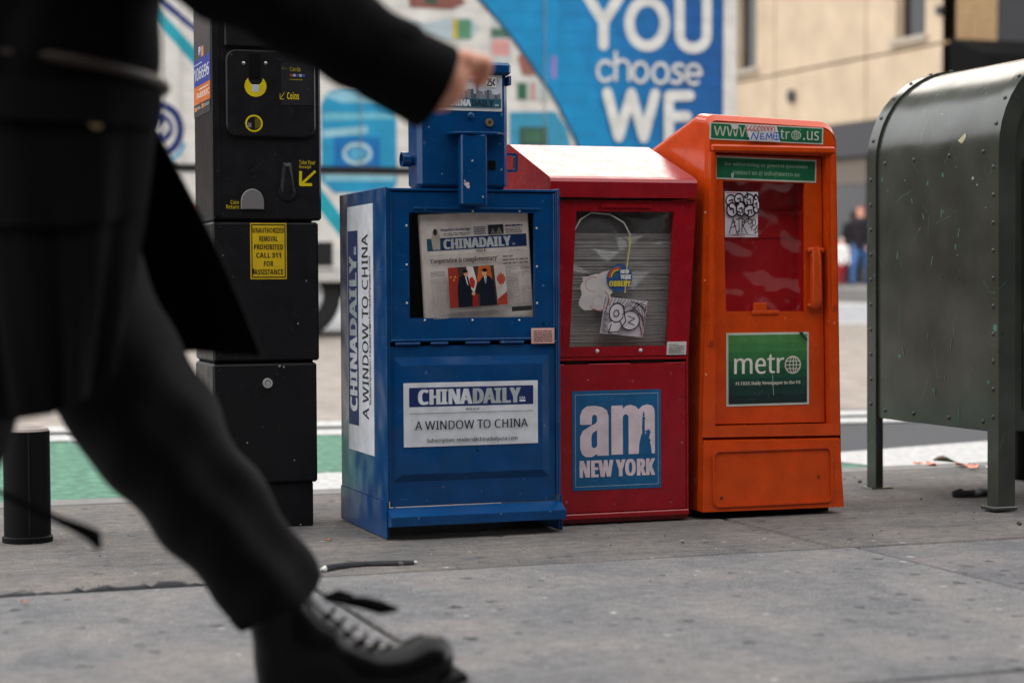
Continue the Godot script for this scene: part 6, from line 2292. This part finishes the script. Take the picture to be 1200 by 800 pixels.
func build_pedestrian() -> void:
	var t := thing("person", "pedestrian in long black coat, charcoal trousers and black lace-up boots striding past", "person", Vector3(0.3, gy(PZ), PZ), "", false)
	var skin := S(214, 150, 122)
	var zl := -2.87      # leading, far leg
	var zt := -2.64      # trailing, near leg
	var za := -2.53      # near arm
	var hipc := at_z(38, 170, PZ)
	var chest := at_z(58, -110, PZ)
	var neck := at_z(80, -235, PZ)
	var head := at_z(108, -370, PZ)
	var shr := at_z(85, -200, za)
	var shl := at_z(70, -200, -2.94)
	var elr := at_z(252, -48, za + 0.01)
	var wrr := at_z(505, 96, za)
	var ell_ := at_z(-60, -20, -2.97)
	var wrl := at_z(-170, 120, -2.93)
	var hl := hipc + Vector3(0, -0.02, -0.09)
	var hr := hipc + Vector3(0, -0.02, 0.09)
	var kl := at_z(156, 454, zl)
	var al := at_z(332, 722, -2.9)
	var kr := at_z(-78, 500, zt)
	var ar := at_z(-260, 735, zt)
	# one continuous body under the clothes
	var bones := [
		[hipc, chest, 0.115, 0.12, skin], [chest, neck, 0.11, 0.06, skin], [neck, head + Vector3(-0.02, -0.06, 0), 0.055, 0.055, skin],
		[shl, shr, 0.055, 0.055, skin], [shr, elr, 0.045, 0.036, skin], [elr, wrr, 0.036, 0.024, skin], [shl, ell_, 0.045, 0.036, skin], [ell_, wrl, 0.036, 0.024, skin],
		[hl, kl, 0.075, 0.052, skin], [kl, al, 0.05, 0.036, skin], [hr, kr, 0.075, 0.052, skin], [kr, ar, 0.05, 0.036, skin],
		[head + Vector3(-0.01, 0.02, 0), head + Vector3(0.005, 0.03, 0), 0.085, 0.085, skin], [head + Vector3(0.03, -0.03, 0), head + Vector3(0.045, -0.065, 0), 0.06, 0.036, skin],
		[head + Vector3(0.085, 0.01, 0), head + Vector3(0.105, -0.022, 0), 0.010, 0.014, skin],
		[head + Vector3(-0.005, 0.0, 0.085), head + Vector3(-0.01, -0.025, 0.085), 0.014, 0.010, skin], [head + Vector3(-0.005, 0.0, -0.085), head + Vector3(-0.01, -0.025, -0.085), 0.014, 0.010, skin],
		[al, at_z(345, 800, -2.9), 0.036, 0.036, skin], [at_z(345, 800, -2.9), at_z(480, 785, -2.9), 0.034, 0.026, skin],
		[ar, ar + Vector3(0.12, -0.10, 0), 0.036, 0.028, skin],
		[wrl, wrl + Vector3(0.0, -0.08, 0), 0.026, 0.034, skin], [wrl + Vector3(0.0, -0.08, 0), wrl + Vector3(0.03, -0.16, 0), 0.03, 0.014, skin],
	]
	var m := mb()
	body_mesh(m, bones, 0.014, 0.010)
	# the near hand: index finger reaching forward and bent down, the others curled, thumb along the far side
	var h := func(x: float, y: float, dz: float) -> Vector3: return at_z(x, y, za + dz)
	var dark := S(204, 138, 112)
	var hand := [
		[h.call(498, 94, 0.0), h.call(520, 92, 0.0), 0.026, 0.030, skin],
		[h.call(518, 81, 0.0), h.call(544, 72, 0.002), 0.021, 0.0155, skin],
		[h.call(514, 92, 0.002), h.call(534, 86, 0.004), 0.022, 0.0155, skin],
		[h.call(510, 100, 0.002), h.call(526, 98, 0.003), 0.021, 0.0145, skin],
		[h.call(506, 108, 0.0), h.call(517, 109, 0.0), 0.019, 0.013, skin],
		[h.call(544, 71, 0.002), h.call(567, 75, -0.004), 0.0128, 0.0112, skin],
		[h.call(567, 75, -0.004), h.call(565, 88, -0.012), 0.0110, 0.0098, skin],
		[h.call(565, 88, -0.012), h.call(560, 97, -0.016), 0.0095, 0.0080, skin],
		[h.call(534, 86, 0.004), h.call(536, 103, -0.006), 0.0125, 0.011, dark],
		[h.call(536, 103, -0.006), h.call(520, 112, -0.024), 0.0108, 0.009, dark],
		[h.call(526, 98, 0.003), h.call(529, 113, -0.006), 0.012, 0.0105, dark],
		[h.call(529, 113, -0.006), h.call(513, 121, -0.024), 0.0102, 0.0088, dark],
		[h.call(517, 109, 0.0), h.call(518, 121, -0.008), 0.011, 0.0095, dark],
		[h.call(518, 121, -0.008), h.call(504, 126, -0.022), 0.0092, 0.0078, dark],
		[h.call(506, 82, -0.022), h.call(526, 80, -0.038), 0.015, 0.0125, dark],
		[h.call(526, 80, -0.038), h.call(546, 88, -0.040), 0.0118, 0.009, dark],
	]
	body_mesh(m, hand, 0.0036, 0.0032)
	put("body", m, M.skin, t)
	m = mb()
	var hc := S(38, 30, 26)
	body_mesh(m, [[head + Vector3(-0.03, 0.04, 0), head + Vector3(0.01, 0.075, 0), 0.088, 0.07, hc], [head + Vector3(-0.05, 0.0, 0), head + Vector3(-0.05, -0.05, 0), 0.07, 0.05, hc]], 0.014, 0.012)
	put("hair", m, M.cloth, t)
	for e in [-1.0, 1.0]:
		m = mb()
		m.lathe([Vector2(0.0, 0.005), Vector2(0.007, 0.004), Vector2(0.011, 0.0)], head + Vector3(0.082, 0.005, 0.032 * e), Vector3(1, 0, 0), 12)
		put("eye", m, M.dark_glass, t)
	# trousers
	var grey := Color(1, 1, 1)
	var folds := func(p: Vector3) -> float:
		var along := (p - hl).dot((al - hl).normalized())
		var low := clampf((along - 0.25) / 0.3, 0.0, 1.0)
		var dirl := (al - hl).normalized()
		var cross := (p - hl).dot(Vector3(dirl.y, -dirl.x, 0.0))
		return 0.0052 * low * sin(along * 20.0 + cross * 62.0 + p.z * 30.0) + 0.0028 * sin(along * 52.0 - cross * 40.0 + p.z * 25.0)
	m = mb()
	body_mesh(m, [
		[hipc + Vector3(0, 0.05, -0.05), hl, 0.13, 0.12, grey], [hl, at_z(112, 400, zl), 0.112, 0.100, grey], [at_z(112, 400, zl), at_z(176, 500, zl), 0.100, 0.096, grey],
		[at_z(176, 500, zl), at_z(250, 600, -2.89), 0.096, 0.084, grey], [at_z(250, 600, -2.89), at_z(304, 674, -2.9), 0.084, 0.068, grey],
		[at_z(304, 674, -2.9), at_z(332, 680, -2.9), 0.064, 0.056, grey], [at_z(282, 708, -2.9), at_z(281, 730, -2.9), 0.034, 0.018, grey],
		[hipc + Vector3(0, 0.05, 0.05), hr, 0.13, 0.12, grey], [hr, kr, 0.118, 0.092, grey], [kr, at_z(-240, 690, zt), 0.09, 0.07, grey]], 0.0115, 0.012, folds, true)
	put("trousers", m, M.trousers, t)
	# coat body and sleeves
	var cfold := func(p: Vector3) -> float:
		return 0.004 * sin(p.y * 47.0 + p.x * 31.0) + 0.0035 * sin(p.x * 63.0 - p.y * 22.0 + p.z * 30.0)
	var blk := Color(1, 1, 1)
	m = mb()
	body_mesh(m, [
		[at_z(40, 190, PZ + 0.07), at_z(46, 40, PZ + 0.07), 0.150, 0.150, blk], [at_z(40, 190, PZ - 0.07), at_z(46, 40, PZ - 0.07), 0.150, 0.150, blk],
		[at_z(46, 40, PZ + 0.07), at_z(62, -120, PZ + 0.08), 0.150, 0.155, blk], [at_z(46, 40, PZ - 0.07), at_z(62, -120, PZ - 0.08), 0.150, 0.155, blk],
		[shl, shr, 0.085, 0.085, blk], [neck + Vector3(0, -0.03, 0), neck + Vector3(0.01, 0.03, 0), 0.085, 0.07, blk],
		[shr, elr, 0.080, 0.070, blk], [elr, at_z(455, 70, za), 0.072, 0.0575, blk],
		[shl, ell_, 0.082, 0.074, blk], [ell_, wrl, 0.074, 0.056, blk]], 0.014, 0.014, cfold, true)
	put("coat", m, M.coat, t)
	# cuff, a hollow ring that the hand comes out of
	m = mb()
	var dirc := (at_z(505, 96, za) - at_z(440, 62, za)).normalized()
	m.lathe([Vector2(0.050, -0.075), Vector2(0.0590, -0.075), Vector2(0.0605, -0.03), Vector2(0.0625, 0.012), Vector2(0.0600, 0.018), Vector2(0.0540, 0.016), Vector2(0.046, -0.03), Vector2(0.0, -0.035)], at_z(499, 96, za), dirc, 26)
	put("cuff", m, M.coat, t)
	# skirt of the coat: near panel hangs back, far panel flies forward
	var ctl := [[22.0, 128.0, 432.0, -2.53], [60.0, 104.0, 462.0, -2.49], [95.0, 62.0, 486.0, -2.47], [135.0, 5.0, 494.0, -2.52], [180.0, -75.0, 480.0, -2.72], [225.0, -40.0, 455.0, -2.92], [270.0, 90.0, 430.0, -3.0], [305.0, 212.0, 412.0, -2.99], [334.0, 316.0, 414.0, -2.96]]
	var skirt := func(c: float, s: float, off: float) -> Vector3:
		var i := clampi(int(c), 0, ctl.size() - 2)
		var f := c - i
		var f2 := f * f * (3.0 - 2.0 * f) * 0.4 + f * 0.6
		var phi := deg_to_rad(lerpf(ctl[i][0], ctl[i + 1][0], f))
		var top := at_z(45, 92, PZ) + Vector3(0.168 * cos(phi), -0.012 * cos(phi), 0.21 * sin(phi))
		var hem := at_z(lerpf(ctl[i][1], ctl[i + 1][1], f2), lerpf(ctl[i][2], ctl[i + 1][2], f2), lerpf(ctl[i][3], ctl[i + 1][3], f2))
		var p := top.lerp(hem, s)
		var out := Vector3(cos(phi), 0.05, sin(phi))
		return p + out * (off + 0.022 * s * (1.0 - s) + 0.014 * s * sin(c * 5.3 + 0.8) + 0.006 * s * sin(c * 11.0 + s * 4.0))
	var g := []
	for i in 19:
		var row := []
		for j in 65:
			row.append(skirt.call(8.0 * j / 64.0, i / 18.0, 0.0))
		g.append(row)
	m = mb()
	m.sheet(g, 0.006, Vector3(0, 0, 0))
	var sk := put("coat_skirt", m, M.coat, t)
	# patch pocket with flap and button on the near side
	for q in [[0.35, 3.2, 0.10, 0.47, 0.008, "pocket"], [0.30, 3.25, 0.05, 0.17, 0.017, "pocket_flap"]]:
		g = []
		for i in 9:
			var row := []
			for j in 23:
				row.append(skirt.call(lerpf(q[0], q[1], j / 22.0), lerpf(q[2], q[3], i / 8.0), q[4]))
			g.append(row)
		m = mb()
		m.sheet(g, 0.005, Vector3(0, 0, 0))
		put(q[5], m, M.coat, sk)
	dome("button", at_z(110, 143, PZ + 0.222), Vector3(0.1, 0, 1).normalized(), 0.012, M.brass, sk)
	# belt with a ring
	m = mb()
	var loop := []
	for k in 41:
		var phi := TAU * k / 40.0
		loop.append(at_z(45, 86, PZ) + Vector3(0.171 * cos(phi), -0.020 * cos(phi), 0.226 * sin(phi)))
	m.tube(loop, 0.008, 8, false)
	put("belt", m, plain(L(0.030, 0.020, 0.015), 0.5, 0.4), t)
	m = mb()
	var ring := []
	var rc := at_z(168, 112, PZ + 0.09)
	for k in 17:
		var a := TAU * k / 16.0
		ring.append(rc + Vector3(0.010 * cos(a), 0.013 * sin(a), 0.004 * cos(a)))
	m.tube(ring, 0.003, 6, false)
	put("belt_ring", m, M.brass, t)
	# boots
	for e in 2:
		m = mb()
		var zb := -2.9
		var bp := func(x: float, y: float, dz: float) -> Vector3:
			if e == 0:
				return at_z(x, y, zb + dz)
			# the trailing boot: the same boot, tipped onto its toe behind
			var q := at_z(x, y, zb + dz) - at_z(340, 745, zb)
			return ar + Vector3(q.x * cos(-1.0) - q.y * sin(-1.0), q.x * sin(-1.0) + q.y * cos(-1.0), q.z)
		body_mesh(m, [
			[bp.call(322, 700, 0.0), bp.call(343, 765, 0.0), 0.052, 0.050, blk], [bp.call(336, 775, 0.0), bp.call(336, 814, 0.0), 0.048, 0.043, blk],
			[bp.call(352, 742, 0.0), bp.call(372, 752, 0.0), 0.046, 0.044, blk], [bp.call(355, 765, 0.0), bp.call(430, 787, 0.0), 0.050, 0.039, blk],
			[bp.call(345, 806, 0.0), bp.call(430, 800, 0.0), 0.043, 0.038, blk], [bp.call(430, 788, 0.0), bp.call(474, 790, 0.004), 0.040, 0.037, blk],
			[bp.call(476, 785, 0.004), bp.call(502, 772, 0.004), 0.038, 0.041, blk], [bp.call(440, 794, 0.014), bp.call(488, 786, 0.010), 0.034, 0.034, blk]], 0.009, 0.009, null, true)
		var boot := put("boot", m, M.leather, t)
		m = mb()
		var zc := Vector3(0, 0, 0.044)
		var sole := []
		for q in [[318, 818], [400, 818], [470, 806], [536, 782], [540, 790], [478, 826], [430, 836], [395, 836], [392, 848], [322, 856]]:
			sole.append(bp.call(q[0], q[1], 0.0))
		for i in range(sole.size()):
			var j := (i + 1) % sole.size()
			var ce: Vector3 = bp.call(430, 822, 0.0)
			var mid: Vector3 = (sole[i] + sole[j]) * 0.5 - ce
			m.quad(sole[i] - zc, sole[j] - zc, sole[j] + zc, sole[i] + zc, mid)
		var fan := PackedVector2Array()
		for p in sole:
			fan.append(Vector2(p.x, p.y))
		var ix := Geometry2D.triangulate_polygon(fan)
		for i in range(0, ix.size(), 3):
			for sd in [-1.0, 1.0]:
				m.tri(sole[ix[i]] + zc * sd, sole[ix[i + 1]] + zc * sd, sole[ix[i + 2]] + zc * sd, Vector3(0, 0, sd))
		put("sole", m, M.rubber, boot)
		# crossed laces up the front
		m = mb()
		for k in 6:
			var c0: Array = [[388, 716], [400, 727], [413, 737], [426, 746], [440, 753], [454, 758]][k]
			m.tube([bp.call(c0[0] - 6, c0[1] + 8, 0.030), bp.call(c0[0] + 2, c0[1] - 1, 0.016), bp.call(c0[0] + 4, c0[1] - 3, 0.0), bp.call(c0[0] + 2, c0[1] - 1, -0.016)], 0.0034, 6)
		if e == 0:
			m.tube([bp.call(380, 700, 0.03), bp.call(400, 703, 0.04), bp.call(425, 706, 0.045), bp.call(448, 712, 0.045)], [0.005, 0.0065, 0.010, 0.011], 8)
			m.tube([bp.call(448, 712, 0.045), bp.call(466, 714, 0.045)], [0.010, 0.003], 8)
			m.tube([bp.call(380, 700, 0.02), bp.call(396, 694, 0.03), bp.call(414, 698, 0.035)], [0.004, 0.005, 0.003], 6)
		else:
			m.tube([bp.call(380, 704, 0.03), at_z(-40, 560, zt), at_z(28, 590, zt), at_z(70, 610, zt), at_z(98, 622, zt)], [0.005, 0.005, 0.005, 0.006, 0.009], 8)
			m.tube([at_z(98, 622, zt), at_z(110, 628, zt), at_z(116, 643, zt)], [0.009, 0.011, 0.004], 8)
		put("laces", m, M.coat, boot)

# ------------------------------------------------------------------ bits on the pavement
func build_litter() -> void:
	# a strip of black rubber trim lying by the joint
	var base := on_ground(430, 664)
	var t := thing("rubber_strip", "short black strip of rubber trim lying on the concrete before the blue box", "litter", base)
	var m := mb()
	var pts := []
	var k := 0
	for q in [[381, 670], [392, 667.5], [410, 665], [430, 663.5], [455, 663], [474, 662.5], [485, 662]]:
		pts.append(on_ground(q[0], q[1]) + Vector3(0, 0.006, 0))
		k += 1
	m.tube(pts, [0.009, 0.0085, 0.008, 0.007, 0.007, 0.0065, 0.005], 8)
	put("strip", m, M.tar, t)
	m = mb()
	m.col = S(206, 204, 200)
	m.tube([pts[0] + Vector3(-0.012, 0.0, 0.004), pts[0] + Vector3(0.0, 0.0, 0.0)], [0.003, 0.0095], 8)
	m.tube([pts[6], pts[6] + Vector3(0.008, 0.0, 0.0)], [0.005, 0.003], 8)
	put("torn_end", m, M.leaf, t, "pale frayed end")
	# leaves near the kerb under the letter box
	var leaf := func(x: float, y: float, len_: float, col: Color, label: String, sd: int) -> void:
		var p := on_ground(x, y)
		var r := RandomNumberGenerator.new()
		r.seed = sd
		var o := thing("fallen_leaf", label, "leaf", p)
		var an := r.randf() * TAU
		var d := Vector3(cos(an), 0, sin(an))
		var n := Vector3(-d.z, 0, d.x)
		var g := []
		for i in 5:
			var row := []
			var wv: float = [0.12, 0.38, 0.45, 0.3, 0.04][i]
			for j in 5:
				var e := (j - 2) / 2.0
				row.append(p + d * len_ * (i / 4.0 - 0.5) + n * len_ * wv * e + Vector3(0, gy(p.z + d.z * len_ * (i / 4.0 - 0.5)) - gy(p.z) + 0.004 + len_ * 0.22 * absf(e) * (0.5 + 0.5 * sin(i * 1.3 + sd)) + 0.1 * len_ * i / 4.0, 0))
			g.append(row)
		var q := mb()
		q.col = col
		q.sheet(g, 0.0012, Vector3.UP)
		put("blade", q, M.leaf, o)
	leaf.call(1076, 545, 0.045, S(226, 150, 120), "pale orange leaf near the white road line, nearest the back leg of the mail box", 1)
	leaf.call(1092, 546, 0.05, S(226, 150, 116), "pale orange leaf beside the brown curled leaf under the mail box", 2)
	leaf.call(1127, 547, 0.05, S(220, 140, 118), "largest salmon orange leaf lying at the kerb under the mail box", 3)
	leaf.call(1141, 549, 0.045, S(224, 146, 124), "small salmon leaf next to the largest one under the mail box", 4)
	leaf.call(1108, 543, 0.09, S(110, 92, 78), "brown curled leaf at the kerb under the mail box", 5)
	leaf.call(1160, 549, 0.03, S(206, 196, 190), "whitish scrap of leaf at the kerb under the mail box", 6)
	leaf.call(385, 634, 0.013, S(176, 112, 60), "tiny orange leaf beside the pay station plinth", 7)
	leaf.call(28, 707, 0.014, S(176, 120, 72), "tiny orange leaf lying in the tarred joint", 8)
	# black lump of rubbish under the letter box
	var p := on_ground(1140, 582)
	t = thing("crushed_cup", "crushed black scrap of plastic on the ground under the mail box", "litter", p)
	m = mb()
	var r := RandomNumberGenerator.new()
	r.seed = 4
	body_mesh(m, [[p + Vector3(-0.06, 0.010, 0.0), p + Vector3(-0.01, 0.013, 0.02), 0.014, 0.012, Color(1, 1, 1)], [p + Vector3(-0.01, 0.012, 0.02), p + Vector3(0.05, 0.010, -0.01), 0.013, 0.014, Color(1, 1, 1)], [p + Vector3(-0.03, 0.012, -0.02), p + Vector3(0.06, 0.012, 0.015), 0.008, 0.010, Color(1, 1, 1)], [p + Vector3(-0.07, 0.016, 0.0), p + Vector3(-0.05, 0.026, 0.01), 0.006, 0.006, Color(1, 1, 1)], [p + Vector3(0.03, 0.02, 0.0), p + Vector3(0.075, 0.012, 0.01), 0.007, 0.005, Color(1, 1, 1)]], 0.005, 0.003, null, true)
	put("scrap", m, M.tar, t)
	# crumbs of grit
	t = thing("grit", "scattered grit and small stones on the pavement", "grit", on_ground(1000, 560))
	t.set_meta("kind", "stuff")
	m = mb()
	r.seed = 12
	var spots := [[1008, 566, 0.007], [1002, 560, 0.006], [990, 562, 0.005], [1195, 626, 0.007], [800, 648, 0.006], [826, 648, 0.005], [1080, 590, 0.005], [470, 676, 0.006]]
	for q in 170:
		spots.append([r.randf_range(10, 1195), r.randf_range(600, 720), r.randf_range(0.0008, 0.0024)])
	for q in spots:
		var c := on_ground(q[0], q[1])
		m.col = S(60, 56, 54).lerp(S(190, 184, 176), r.randf() * r.randf())
		var b := Basis.from_euler(Vector3(r.randf() * 3.0, r.randf() * 3.0, r.randf() * 3.0))
		m.obox(c + Vector3(0, q[2] * 0.4, 0), Vector3(q[2] * 2.0, q[2] * 1.2, q[2] * 1.5), b, q[2] * 0.4)
	put("stones", m, M.leaf, t)
